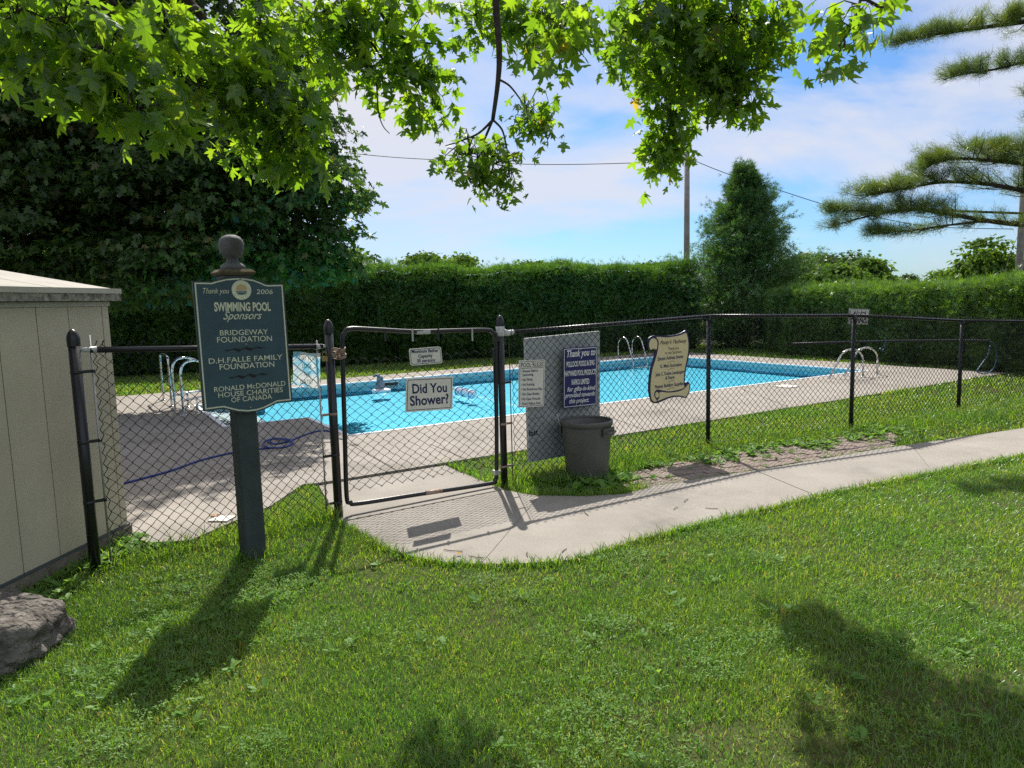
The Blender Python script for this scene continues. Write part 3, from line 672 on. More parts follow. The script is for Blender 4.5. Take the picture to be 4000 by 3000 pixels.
for k in range(9):
    a0 = random.uniform(0.0, 0.012); zz = za_ + (k - 4) * 0.010
    pts = [GP.W(0.05 + 0.075 * math.cos(w) + a0, zz + 0.008 * math.sin(3 * w + k), 0.050 * math.sin(w)) for w in np.linspace(0, 2 * math.pi, 14, endpoint=False)]
    MB().tube(pts, 0.005, 5, closed=True).build('chain_loop', 'worn_steel', ch)
MB().box(GP.W(-0.06, za_ - 0.035, 0.045), (0.045, 0.018, 0.04), [GP.t, GP.n, (0, 0, 1)]).tube([GP.W(-0.075, za_ - 0.02, 0.045), GP.W(-0.075, za_ + 0.01, 0.045), GP.W(-0.06, za_ + 0.025, 0.045), GP.W(-0.045, za_ + 0.01, 0.045), GP.W(-0.045, za_ - 0.02, 0.045)], 0.004, 6).build('padlock', 'brass', ch)

# ------------------------------------------------------------------ signs
def round_rect(x0, x1, z0, z1, r, n=4):
    out = []
    for cx, cz, a0 in ((x1 - r, z1 - r, 0), (x0 + r, z1 - r, 90), (x0 + r, z0 + r, 180), (x1 - r, z0 + r, 270)):
        out += [(cx + r * math.cos(rad(a0 + 90 * k / n)), cz + r * math.sin(rad(a0 + 90 * k / n))) for k in range(n + 1)]
    return out
def flat_sign(name, label, pl, tl_, tr_, br_, bl_, m, edge=0.012, line=0.004, ink='ink_navy', r=0.012, thick=0.004, group=None, tilt=True):
    """thin sign plate; its four corners are photo pixels"""
    c = [np.array(pl.sz(*p)) for p in (bl_, br_, tr_, tl_)]
    w = np.linalg.norm(c[1] - c[0]); h = np.linalg.norm(c[3] - c[0])
    def mp(q): 
        u, v = q[0] / w, q[1] / h; return tuple((1 - u) * (1 - v) * c[0] + u * (1 - v) * c[1] + u * v * c[2] + (1 - u) * v * c[3])
    root = thing(name, label, 'sign', pl.W(*((c[0] + c[1]) / 2)), group)
    MB().plate(pl, [mp(p) for p in round_rect(0, w, 0, h, r)], -thick, 0.0).build('panel', m, root)
    a = [mp(p) for p in round_rect(edge, w - edge, edge, h - edge, max(.002, r - edge * .3))]; b = [mp(p) for p in round_rect(edge + line, w - edge - line, edge + line, h - edge - line, max(.001, r - edge * .4))]
    MB().ring(pl, a, b, 0.0012).build('border', ink, root)
    for u, v in ((0.5, 0.965), (0.5, 0.035)):
        q = mp((u * w, v * h)); MB().tube([pl.W(*q, 0.0), pl.W(*q, 0.004)], 0.006, 8).build('bolt', 'galvanised', root)
    return root
gs = Plane(GL, GR, 0.03)
s = flat_sign('notice_sign', 'white notice on the gate asking Did You Shower? in navy letters', gs, (1587, 1478), (1770, 1470), (1767, 1598), (1583, 1611), 'white_sign', 0.014, 0.005)
lettering(s, gs, 'Did You', (1611, 1537), (1746, 1530), 36, 'ink_navy', 0.022); lettering(s, gs, 'Shower?', (1602, 1585), (1753, 1574), 37, 'ink_navy', 0.022)
s = flat_sign('capacity_sign', 'small white bather capacity sign with rounded corners high on the gate', gs, (1597, 1363), (1722, 1353), (1729, 1418), (1604, 1429), 'white_sign', 0.009, 0.004, r=0.02)
lettering(s, gs, 'Maximum Bather', (1608, 1380), (1713, 1374), 13, 'ink_navy', 0.02); lettering(s, gs, 'Capacity', (1634, 1398), (1690, 1394), 13, 'ink_navy', 0.02); lettering(s, gs, '30 persons', (1629, 1416), (1699, 1412), 13, 'ink_navy', 0.02)
fs_ = Plane(GR, Q1, 0.040)
s = flat_sign('pool_rules_sign', 'white pool rules sign listing seven rules on the fence', fs_, (2027, 1409), (2129, 1404), (2125, 1587), (2025, 1593), 'white_sign', 0.010, 0.004)
lettering(s, fs_, 'POOL RULES', (2036, 1435), (2121, 1431), 17, 'ink_black', 0.004)
a, b = fs_.sz(2035, 1440), fs_.sz(2122, 1436); MB().plate(fs_, [a, b, (b[0], b[1] + .004), (a[0], a[1] + .004)], 0.0, 0.0015).build('rule_line', 'ink_black', s)
for body, x0, x1, y in (('• Shower Before', 2036, 2101, 1455), ('  Swimming', 2041, 2083, 1470), ('• No Diving', 2036, 2080, 1489), ('• No Running', 2036, 2087, 1508), ('• No Boisterous Play', 2036, 2118, 1526), ('• No Glass Bottles', 2035, 2107, 1545), ('• No Open Wounds', 2035, 2110, 1564), ("• Don't Pollute Pool", 2034, 2111, 1582)):
    lettering(s, fs_, body.strip(), (x0, y), (x1, y - 3.5), 10, 'ink_navy', 0.012)
s = flat_sign('thank_you_sign', 'navy thank you sign with white lettering and border on the fence', fs_, (2200, 1360), (2333, 1352), (2332, 1582), (2200, 1596), 'navy_sign', 0.010, 0.006, 'white_ink', 0.004)
lettering(s, fs_, 'Thank you to', (2211, 1396), (2324, 1386), 26, 'white_ink', 0.02, 0.22)
for body, x0, x1, y, sl, c_ in (('POLLOCK POOLS & SPAS', 2213, 2322, 1434, 9, 20), ('HAYWARD POOL PRODUCTS', 2206, 2329, 1470, 9, 20), ('KAFKO LIMITED', 2233, 2302, 1503, 5, 20)):
    lettering(s, fs_, body, (x0, y), (x1, y - sl), c_, 'white_ink', 0.022)
for body, x0, x1, y, sl in (('for gifts-in-kind', 2215, 2323, 1530, 9), ('provided towards', 2208, 2322, 1554, 10), ('this project.', 2222, 2300, 1576, 7)):
    lettering(s, fs_, body, (x0, y), (x1, y - sl), 17, 'white_ink', 0.016, 0.25)
# scroll shaped sponsor sign
fsc = Plane(GR, Q1, 0.052)
scz = lambda x, y: fsc.sz(2300 + x * 0.3014, 1200 + y * 0.3014)
outl = [(775, 420), (800, 385), (860, 365), (1010, 372), (1150, 350), (1215, 325), (1262, 298), (1285, 345), (1305, 450), (1305, 560), (1290, 680), (1262, 790), (1248, 900), (1243, 985), (1270, 965), (1300, 975), (1316, 1020), (1305, 1090), (1280, 1145), (1255, 1178), (1190, 1165), (1110, 1165), (1030, 1185), (940, 1225), (870, 1248), (820, 1225), (790, 1150), (778, 1050), (785, 930), (805, 800), (840, 680), (862, 580), (858, 555), (820, 545), (800, 570), (775, 500)]
osz = [tuple(p) for p in smooth_path([np.array(scz(*p)) for p in outl], 3, True)]
scroll = thing('scroll_sign', 'cream scroll shaped sponsor sign with navy edge on the fence', 'sign', fsc.W(*scz(1000, 1230)))
MB().plate(fsc, osz, -0.016, 0.0).build('panel', 'navy_edge', scroll)
inn = [(880, 385), (1010, 392), (1150, 372), (1220, 350), (1260, 335), (1280, 400), (1290, 480), (1285, 580), (1268, 680), (1245, 790), (1232, 900), (1228, 1000), (1238, 1040), (1160, 1070), (1040, 1090), (930, 1072), (880, 1068), (852, 1100), (846, 1150), (868, 1190), (880, 1218), (850, 1225), (818, 1200), (802, 1130), (800, 1040), (806, 930), (826, 800), (860, 690), (890, 580), (905, 480), (900, 430)]
MB().plate(fsc, [tuple(p) for p in smooth_path([np.array(scz(*p)) for p in inn], 3, True)], 0.0, 0.0012).build('face', 'scroll_cream', scroll)
curl = [(850, 405), (880, 430), (888, 480), (878, 545), (840, 535), (815, 548), (795, 545), (782, 495), (790, 440), (815, 410)]
MB().plate(fsc, [tuple(p) for p in smooth_path([np.array(scz(*p)) for p in curl], 3, True)], 0.0, 0.0012).build('upper_curl', 'scroll_cream', scroll)
curl2 = [(922, 1100), (1030, 1108), (1160, 1092), (1240, 1055), (1290, 995), (1303, 1030), (1290, 1095), (1255, 1158), (1190, 1146), (1100, 1146), (1010, 1168), (890, 1215), (915, 1170)]
MB().plate(fsc, [tuple(p) for p in smooth_path([np.array(scz(*p)) for p in curl2], 3, True)], 0.0, 0.0012).build('lower_curl', 'scroll_cream', scroll)
MB().plate(fsc, [tuple(p) for p in smooth_path([np.array(scz(*p)) for p in [(885, 1098), (905, 1120), (905, 1160), (880, 1175), (862, 1150), (864, 1115)]], 3, True)], 0.0, 0.0012).build('curl_eye', 'scroll_cream', scroll)
def sl_(body, x0, x1, y0, y1, cap, m='ink_navy', bold=0.02, shear=0.0): lettering(scroll, fsc, body, (2300 + x0 * .3014, 1200 + y0 * .3014), (2300 + x1 * .3014, 1200 + y1 * .3014), cap, m, bold, shear, 0.0025)
sl_("Petey's Pathway", 920, 1258, 485, 458, 15, 'ink_black', 0.008, 0.5)
sl_('Thank you', 1023, 1168, 557, 545, 12, 'ink_black', 0.0); sl_('to our Sponsors', 988, 1203, 612, 592, 12, 'ink_black', 0.0)
sl_('Elegant Address Stones', 892, 1222, 693, 655, 13); sl_('G. Melo Excavating', 922, 1206, 788, 760, 13)
sl_('John C. Duthie Landscaping', 862, 1238, 897, 852, 13); sl_('& Design', 992, 1110, 937, 925, 13); sl_('Patene Building Supplies', 855, 1225, 1055, 1005, 13)
for yy in (708, 802, 960, 1055):
    pts = [fsc.W(*scz(1015 + 95 * k / 12, yy - 6 * k / 12 + 9 * math.sin(k / 12 * 2 * math.pi + .6)), 0.0025) for k in range(13)]
    MB().tube(pts, 0.0016, 4).build('flourish', 'ink_black', scroll)
# foam board hung behind the fence
fb = Plane(GR, Q1, -0.06)
c = [fb.sz(*p) for p in ((2068, 1806), (2343, 1757), (2343, 1293), (2052, 1322))]
board = thing('foam_board', 'pale grey foam board standing behind the fence with faint printed arrows', 'board', fb.W(*c[0]))
MB().plate(fb, c, -0.035, 0.0).build('panel', 'foam_board', board)
lettering(board, fb, 'last', (2067, 1704), (2102, 1698), 24, 'ink_black', 0.02)
for ax, ay in ((2135, 1437), (2140, 1687)):
    arrow = [(0, 0), (14, -9), (14, -4), (38, -8), (38, 1), (14, 4), (14, 9)]
    o_ = [fb.sz(ax + x, ay + y) for x, y in arrow]; MB().ring(fb, o_, inset(o_, 0.003), 0.0015).build('printed_arrow', 'foam_print', board)
for yy in (1632, 1636, 1725, 1730):
    a, b = fb.sz(2072, yy + 3), fb.sz(2128, yy - 5); MB().plate(fb, [a, b, (b[0], b[1] + .003), (a[0], a[1] + .003)], 0.0, 0.001).build('print_line', 'foam_print', board)
# paper notice on the left run
pp = Plane(EP, GL, 0.030)
paper = thing('paper_notice', 'curled blue tinted paper notice asking Did You Lock The Gate?', 'notice', pp.W(*pp.sz(1195, 1515)))
gx, gy = 8, 10; c = [np.array(pp.sz(*p)) for p in ((1141, 1504), (1248, 1518), (1252, 1380), (1146, 1374))]; vs = []
for j in range(gy + 1):
    for i in range(gx + 1):
        u, v = i / gx, j / gy; q = (1 - u) * (1 - v) * c[0] + u * (1 - v) * c[1] + u * v * c[2] + (1 - u) * v * c[3]
        vs.append(pp.W(q[0] + 0.004 * math.sin(v * 6), q[1] + 0.004 * math.sin(u * 7), 0.006 * math.sin(u * 5 + v * 3)))
mb = MB(); mb.add(vs, [(j * (gx + 1) + i, j * (gx + 1) + i + 1, (j + 1) * (gx + 1) + i + 1, (j + 1) * (gx + 1) + i) for j in range(gy) for i in range(gx)], True); mb.build('sheet', 'paper', paper)
for body, x0, x1, y in (('DID YOU', 1167, 1233, 1407), ('LOCK', 1180, 1217, 1438), ('THE', 1185, 1211, 1469), ('GATE?', 1172, 1220, 1499)):
    lettering(paper, pp, body, (x0, y), (x1, y + 1), 17, 'ink_black', -0.004, 0.0, 0.010)
# NO DIVING sign on the inside of the fence top
nd_ = Plane(Q2, Q3, -0.08); ns = Plane(Q1 + (Q2 - Q1), Q3, -0.07)
s = flat_sign('no_diving_sign', 'small white no diving sign with blue letters behind the fence rail', ns, (3318, 1205), (3397, 1208), (3389, 1268), (3312, 1266), 'white_sign', 0.006, 0.003, 'ink_navy', 0.004)
lettering(s, ns, 'NO', (3336, 1236), (3382, 1236), 17, 'ink_navy', 0.02); lettering(s, ns, 'DIVING', (3322, 1262), (3384, 1262), 18, 'ink_navy', 0.02)
# reaching pole with loop, hung on the inside of the fence
def FP(px, py, off=-0.06):
    for a, b in ((Q1, Q2), (Q2, Q3), (Q3, Q4)):
        pl = Plane(a, b, off); p = pl.P(px, py); sx = (p - pl.o) @ pl.t
        if sx <= np.linalg.norm(b - a): return p
    return p
pole = thing('rescue_pole', 'long black reaching pole with blue loop hung along the inside of fence', 'pole', FP(3480, 1460))
MB().tube([FP(x, y) for x, y in ((3093, 1344), (3334, 1336), (3500, 1332), (3742, 1329), (3860, 1331))], 0.016, 10).build('shaft', 'pole_black', pole)
MB().tube(smooth_path([FP(x, y, -0.07) for x, y in ((3860, 1331), (3888, 1350), (3893, 1400), (3880, 1440), (3852, 1460), (3822, 1455), (3817, 1448), (3840, 1415), (3860, 1385), (3868, 1350))], 4), 0.009, 7).build('loop', 'hook_blue', pole)
hook = MB().tube(smooth_path([FP(x, y, -0.04) for x, y in ((3459, 1318), (3456, 1350), (3450, 1366), (3443, 1370), (3438, 1360))], 4), 0.007, 6).build('pole_hook', 'hook_blue')
tag(hook, 'small blue hanging hook tied to the fence mesh', 'hook')

# ------------------------------------------------------------------ sponsor sign on post
pc = G(990, 2178); bdir = np.array([0.66, 0.50]); bdir /= np.linalg.norm(bdir)
bn = np.array([bdir[1], -bdir[0]]); pw = 0.15
BP0 = pc[:2] + bn * (pw / 2 + 0.027); BP = Plane(BP0 - bdir, BP0 + bdir)
sp = thing('sponsor_sign', 'slate blue swimming pool sponsors board on a square post with ball finial', 'sign', (pc[0], pc[1], 0))
ax = [(bdir[0], bdir[1], 0), (-bdir[1], bdir[0], 0), (0, 0, 1)]
mb = MB(); ch_ = 0.012; h = pw / 2
prof = [(-h, -h + ch_), (-h + ch_, -h), (h - ch_, -h), (h, -h + ch_), (h, h - ch_), (h - ch_, h), (-h + ch_, h), (-h, h - ch_)]
ptop = 1.985
vs = [pc + np.array([*(bdir * x + np.array([-bdir[1], bdir[0]]) * y), z - pc[2]]) for z in (-0.1, ptop) for x, y in prof]
mb.add(vs, [(k, (k + 1) % 8, (k + 1) % 8 + 8, k + 8) for k in range(8)] + [tuple(range(8, 16))]); mb.build('post', 'post_paint', sp)
fin = MB().box((pc[0], pc[1], ptop + 0.02), (0.178, 0.178, 0.04), ax).build('cap', 'cap_wood', sp)
mb = MB(); 
for z0, z1, a0, a1 in ((ptop + 0.0405, ptop + 0.052, .22, .235), (ptop + 0.052, ptop + 0.062, .235, .235), (ptop + 0.062, ptop + 0.082, .235, .19)):
    vs = [np.array([pc[0], pc[1], 0]) + np.array([*(bdir * sx * a / 2 + np.array([-bdir[1], bdir[0]]) * sy * a / 2), z]) for z, a in ((z0, a0), (z1, a1)) for sx, sy in ((-1, -1), (1, -1), (1, 1), (-1, 1))]
    mb.add(vs, [(k, (k + 1) % 4, (k + 1) % 4 + 4, k + 4) for k in range(4)] + [(4, 5, 6, 7), (3, 2, 1, 0)])
mb.build('cap_flange', 'cap_moss', fin)
z0 = ptop + 0.078
MB().lathe((pc[0], pc[1], z0), [(0.0, 0), (0.075, 0.0), (0.082, 0.012), (0.080, 0.028), (0.066, 0.040), (0.045, 0.052), (0.038, 0.066), (0.042, 0.080), (0.062, 0.096), (0.077, 0.122), (0.083, 0.150), (0.083, 0.178), (0.076, 0.205), (0.058, 0.226), (0.030, 0.238), (0.0, 0.241)], 28).build('ball_finial', 'cap_wood', sp)
S_ = lambda x, y: BP.sz(700 + x * 0.4521, 900 + y * 0.4521)
top = [(115, 437), (275, 440), (330, 424), (400, 408), (480, 401), (560, 402), (640, 415), (710, 440), (745, 458), (770, 461), (903, 457)]
bot = [(978, 1477), (850, 1490), (800, 1515), (740, 1545), (670, 1567), (590, 1576), (510, 1571), (440, 1555), (385, 1541), (340, 1545), (212, 1564)]
bo = [S_(*p) for p in top + bot]
brd = MB().plate(BP, bo, -0.026, 0.0).build('board', 'sign_slate', sp)
MB().ring(BP, inset(bo, 0.010), inset(bo, 0.019), 0.0012).build('border', 'sign_cream', brd)
MB().ring(BP, inset(bo, -0.001), inset(bo, 0.005), 0.0010).build('worn_edge', 'sign_edge', brd)
cx_, cz_ = S_(538, 515); er = 0.083
eh = (S_(623, 515)[0] - S_(453, 515)[0]) / 2; er = (S_(538, 430)[1] - S_(538, 600)[1]) / 2; ek = eh / er
circ = lambda r, n=36, a0=0, a1=2 * math.pi: [(cx_ + ek * r * math.cos(a0 + (a1 - a0) * k / n), cz_ + r * math.sin(a0 + (a1 - a0) * k / n)) for k in range(n)]
em = MB().plate(BP, circ(er), 0.0, 0.0014).build('emblem', 'sign_cream', brd)
MB().plate(BP, circ(er * .58, 18, rad(20), rad(165)) + [(cx_ - eh * .56, cz_ - er * .05), (cx_ + eh * .5, cz_ - er * .05)], 0.0014, 0.002).build('emblem_sun', 'emblem_orange', brd)
for k in range(3):
    zc = cz_ - er * (0.12 + 0.13 * k); hw = eh * (.56 - .05 * k)
    up_ = [(cx_ - hw + 2 * hw * i / 16, zc + er * .045 * math.sin(i * 1.57)) for i in range(17)]
    MB().plate(BP, up_ + [(x, z - er * .07) for x, z in reversed(up_)], 0.0015, 0.0024).build('emblem_wave', 'ink_navy' if k < 2 else 'emblem_teal', brd)
MB().plate(BP, circ(er * .5, 14, rad(215), rad(325)), 0.0014, 0.002).build('emblem_water', 'emblem_teal', brd)
MB().ring(BP, circ(er * .13), circ(er * .07), 0.0026).build('emblem_ring', 'emblem_grey', brd)
def bl_(body, x0, x1, y0, y1, cap, bold=0.004, shear=0.0, m='sign_cream'): lettering(brd, BP, body, (700 + x0 * .4521, 900 + y0 * .4521), (700 + x1 * .4521, 900 + y1 * .4521), cap, m, bold, shear, 0.002)
bl_('Thank you', 195, 425, 545, 545, 21, 0.0, 0.25); bl_('2006', 666, 806, 550, 550, 18, 0.004, 0.2)
bl_('SWIMMING POOL', 303, 792, 697, 693, 32, 0.035); bl_('Sponsors', 378, 700, 770, 765, 30, 0.004, 0.45)
bl_('BRIDGEWAY', 352, 768, 908, 896, 20); bl_('FOUNDATION', 328, 802, 970, 955, 21)
bl_('D.H.FALLE FAMILY', 256, 892, 1153, 1113, 20); bl_('FOUNDATION', 350, 822, 1205, 1177, 21)
bl_('RONALD McDONALD', 303, 918, 1397, 1340, 19); bl_('HOUSE CHARITIES', 338, 896, 1446, 1395, 19); bl_('OF CANADA', 450, 802, 1487, 1453, 19)
for (x0, y0), (x1, y1) in (((388, 1038), (750, 1010)), ((424, 1273), (780, 1238))):
    n = 22; up_, lo_ = [], []
    for i in range(n + 1):
        f = i / n; wob = (math.sin(f * 22) * 9) * math.sin(math.pi * f) ; thick = (4 + 9 * (math.sin(f * 22 + 1) > 0)) * math.sin(math.pi * min(1, f * 1.05)) ** .6 + 0.6
        up_.append(S_(x0 + (x1 - x0) * f, y0 + (y1 - y0) * f + wob - thick)); lo_.append(S_(x0 + (x1 - x0) * f, y0 + (y1 - y0) * f + wob + thick))
    MB().plate(BP, up_ + lo_[::-1], 0.0, 0.0016).build('brush_stroke', 'ink_black', brd)
for x, y in ((527, 422), (577, 982), (615, 1528)):
    MB().tube([BP.W(*S_(x, y), 0), BP.W(*S_(x, y), 0.004)], 0.006, 8).build('screw_head', 'worn_steel', brd)

# ------------------------------------------------------------------ trash can
cc = np.array([0.735, 7.0]); can = thing('trash_can', 'open grey plastic trash can standing in grass against the fence', 'trash can', (*cc, 0))
H, r0, r1 = 0.585, 0.205, 0.250
mb = MB(); nn_ = 72; rows = []
for f in np.linspace(0, 1, 9):
    r = r0 + (r1 - r0) * f; rows.append([(cc[0] + (r + (0.0035 if (k % 3 == 0 and f < .82) else 0)) * math.cos(2 * math.pi * k / nn_), cc[1] + (r + (0.0035 if (k % 3 == 0 and f < .82) else 0)) * math.sin(2 * math.pi * k / nn_), 0.01 + H * f) for k in range(nn_)])
for f in np.linspace(1, 0, 6):
    r = r0 + (r1 - r0) * f - 0.006; rows.append([(cc[0] + r * math.cos(2 * math.pi * k / nn_), cc[1] + r * math.sin(2 * math.pi * k / nn_), 0.02 + (H - .01) * f) for k in range(nn_)])
rows.append([(cc[0], cc[1], 0.02)] * nn_)
mb.add([p for r in rows for p in r], [(i * nn_ + k, i * nn_ + (k + 1) % nn_, (i + 1) * nn_ + (k + 1) % nn_, (i + 1) * nn_ + k) for i in range(len(rows) - 1) for k in range(nn_)], True)
mb.build('can_body', 'can_grey', can)
MB().lathe((*cc, 0.01), [(r1 + .002, H - 0.045), (r1 + .010, H - 0.043), (r1 + .013, H - .012), (r1 + .013, H + .004), (r1 + .006, H + .010), (r1 - .004, H + .010), (r1 - .008, H), (r1 - .007, H - .02)], 48).build('rim', 'can_grey', can)
for ang in (-38, 142):
    a = rad(ang); e = np.array([math.cos(a), math.sin(a), 0]); t_ = np.array([-e[1], e[0], 0]); c0 = np.array([*cc, 0.50])
    hd = MB().box(c0 + e * (r1 + 0.005), (0.19, 0.02, 0.085), [t_, e, (0, 0, 1)]).build('handle_plate', 'can_grey', can)
    MB().tube(smooth_path([c0 + e * (r1 + .012) + t_ * -.07, c0 + e * (r1 + .045) + t_ * -.065, c0 + e * (r1 + .05), c0 + e * (r1 + .045) + t_ * .065, c0 + e * (r1 + .012) + t_ * .07], 4), 0.010, 8).build('handle', 'can_grey', hd)
e = np.array([math.cos(rad(172)), math.sin(rad(172)), 0]); c0 = np.array([*cc, H])
MB().tube(smooth_path([c0 + e * (r1 + .012) + np.array([0, 0, -.05]), c0 + e * (r1 + .03) + np.array([0, 0, .02]), c0 + e * (r1 + .045) + np.array([0, 0, .075]), c0 + e * (r1 + .03) + np.array([0, .03, .03])], 4), 0.005, 6).build('wire_clip', 'galvanised', can)

# ------------------------------------------------------------------ boulder
rk = np.array([-2.86, 3.60]); nlat, nlon = 60, 100; vs = []
def n3(p, s):
    return math.sin(p[0] * s + 1.3 * math.sin(p[1] * s * 1.7)) * math.sin(p[1] * s * 1.1 + 2 + math.sin(p[2] * s * 1.3)) + math.sin(p[2] * s * .9 + p[0] * s * .7)
for i in range(nlat + 1):
    th = math.pi * i / nlat
    for j in range(nlon):
        ph = 2 * math.pi * j / nlon; d = np.array([math.sin(th) * math.cos(ph), math.sin(th) * math.sin(ph), math.cos(th)])
        # squarish block: superellipsoid with a flat top
        e = (abs(d[0]) ** 4 + abs(d[1]) ** 4 + abs(d[2]) ** 3.4) ** (-1 / 3.8)
        k = e * (1 + 0.05 * n3(d, 2.7) + 0.035 * n3(d, 6.3) + 0.02 * n3(d, 13) + .012 * n3(d, 27) + random.uniform(-.006, .006))
        k *= 1 - .05 * abs(math.sin(9 * d[0] + 4 * d[2] + 2 * math.sin(5 * d[1]))) ** 6 - .04 * abs(math.sin(7 * d[1] - 6 * d[2] + 1)) ** 8
        top_dip = -0.06 * max(0, d[0]) * max(0, d[2])
        vs.append((rk[0] + d[0] * k * 0.36 + d[2] * .03, rk[1] + d[1] * k * 0.30, 0.08 + d[2] * k * 0.20 + top_dip))
rock = np_mesh('boulder', vs, [(i * nlon + j, i * nlon + (j + 1) % nlon, (i + 1) * nlon + (j + 1) % nlon, (i + 1) * nlon + j) for i in range(nlat) for j in range(nlon)], 'boulder', None, True)
tag(rock, 'rough grey brown boulder lying in the grass before the shed', 'boulder')

# ------------------------------------------------------------------ pool fittings
def hoop(parent, foot, dirv, hgt, run, r=0.021, down=-0.75, name='rail'):
    f = np.array([*foot, 0.0]); d = np.array([*dirv, 0.0]); pts = [f + np.array([0, 0, deck_z]), f + np.array([0, 0, hgt * .62])]
    for a in np.linspace(0, 180 - 28, 9): pts.append(f + d * (run * .34) * (1 - math.cos(rad(a))) + np.array([0, 0, hgt * .62 + hgt * .38 * math.sin(rad(a))]))
    pts.append(f + d * (run * 1.0) + np.array([0, 0, water_z])); pts.append(f + d * run * 1.06 + np.array([0, 0, down]))
    rl = MB().tube(pts, r, 10).build(name, 'stainless', parent)
    MB().lathe((f[0], f[1], deck_z + .002), [(0.0, .012), (.05, .010), (.055, 0)], 16).build('foot_flange', 'stainless', rl)
    return pts
lad = thing('pool_ladder', 'steel pool ladder with two arched rails on the long far pool edge', 'ladder', (*uv(8.0, PW + .4), deck_z))
lu = float((np.array(G2(2480, 1405)) - NL) @ U)
for o_ in (-0.27, 0.27): hoop(lad, uv(lu + o_, PW + 0.38), -VV, 0.66, 0.66)
for z in (-0.2, -0.5): MB().box((*uv(lu, PW - 0.42), z), (0.52, 0.09, 0.03), [(U[0], U[1], 0), (VV[0], VV[1], 0), (0, 0, 1)]).build('tread', 'coping_white', lad)
lad2 = thing('pool_ladder', 'steel pool ladder with two arched rails at the short pool end by the right hedge', 'ladder', (*uv(PL + .4, 1.0), deck_z))
lad2['label'] = 'steel pool ladder with two arched rails at the narrow end of the pool'
f1, f2 = np.array(G2(3370, 1477)), np.array(G2(3426, 1468))
for f_ in (f1, f2): hoop(lad2, f_, -U * .94 + VV * .34, 0.62, 0.85)
MB().box((*(f1 * .5 + f2 * .5 - U * .98), -0.2), (0.45, 0.09, 0.03), [(VV[0], VV[1], 0), (U[0], U[1], 0), (0, 0, 1)]).build('tread', 'coping_white', lad2)
def stair_rail(f0, f2_, label, tall=0.93):
    f0 = np.array(f0); f2_ = np.array(f2_); d = (f2_ - f0); ln = np.linalg.norm(d); d /= ln
    t_ = thing('stair_handrail', label, 'handrail', (*f0, deck_z))
    q = lambda a, z: np.array([*(f0 + d * a), z])
    MB().tube(smooth_path([q(0, deck_z), q(0, .3), q(0, tall * .74), q(.05, tall * .93), q(.18, tall), q(.40, tall * .97), q(.9, tall * .72), q(1.25, tall * .5), q(1.42, .25), q(1.45, water_z - .3)], 5), 0.021, 10).build('rail', 'stainless', t_)
    MB().tube([q(0, .27), q(ln, .29), q(1.42, .30)], 0.019, 9).build('lower_bar', 'stainless', t_)
    MB().tube([q(ln, deck_z), q(ln, .29)], 0.019, 9).build('short_leg', 'stainless', t_)
    for a in (0, ln): MB().lathe((*(f0 + d * a), deck_z + .002), [(0.0, .014), (.052, .012), (.058, 0)], 16).build('foot_flange', 'stainless', t_)
stair_rail(G2(685, 1604), G2(736, 1596), 'curved steel stair handrail with a low bar, farther from the gate')
stair_rail(G2(718, 1628), G2(773, 1619), 'curved steel stair handrail with a low bar, closer to the gate')
gr = thing('grab_rail', 'plain tall steel hoop rail standing on the deck beside the stair handrails', 'handrail', (*G2(650, 1580), deck_z))
fa, fb2 = np.array([*G2(640, 1569), 0]), np.array([*G2(672, 1594), 0]); zc = lambda z: np.array([0, 0, z])
MB().tube(smooth_path([fa + zc(deck_z), fa + zc(.5), fa + zc(.86), fa * .93 + fb2 * .07 + zc(.94), fa * .5 + fb2 * .5 + zc(.96), fa * .07 + fb2 * .93 + zc(.94), fb2 + zc(.86), fb2 + zc(.5), fb2 + zc(deck_z)], 4), 0.021, 10).build('rail', 'stainless', gr)
for f_ in (fa, fb2): MB().lathe((f_[0], f_[1], deck_z + .002), [(0, .014), (.052, .012), (.058, 0)], 16).build('foot_flange', 'stainless', gr)
# floats
fp = G(1490, 1528, water_z); fl = thing('pool_float', 'grey bell shaped float with white collar on the water near the wall', 'float', fp)
MB().lathe(fp, [(0.0, -.03), (.16, -.02), (.21, .01), (.20, .035), (.12, .06), (.10, .07)], 24).build('collar', 'float_white', fl)
MB().lathe(fp + np.array([-.02, 0, .06]), [(.12, 0), (.10, .06), (.075, .16), (.065, .25), (.06, .27), (.0, .275)], 20).build('neck', 'float_grey', fl)
mb = MB().lathe((0, 0, 0), [(0, -.02), (.07, -.02), (.09, .0), (.08, .025), (0, .035)], 18); R_ = Matrix.Rotation(rad(-14), 3, 'Y'); mb.v = [tuple(np.array(R_ @ Vector(p)) + fp + np.array([-.09, 0, .345])) for p in mb.v]; mb.build('cap', 'float_grey', fl)
rp0, rp1 = G(1790, 1533, water_z), G(2030, 1590, water_z)
rope = thing('lane_rope', 'thin rope with three white and blue float balls across the pool', 'rope', rp0)
far_r = G(1700, 1500, water_z)
MB().tube([rp0 + (rp1 - rp0) * t_ + np.array([0, 0, .01]) for t_ in np.linspace(-1.35, 1.6, 24)], 0.006, 5).build('line', 'float_white', rope)
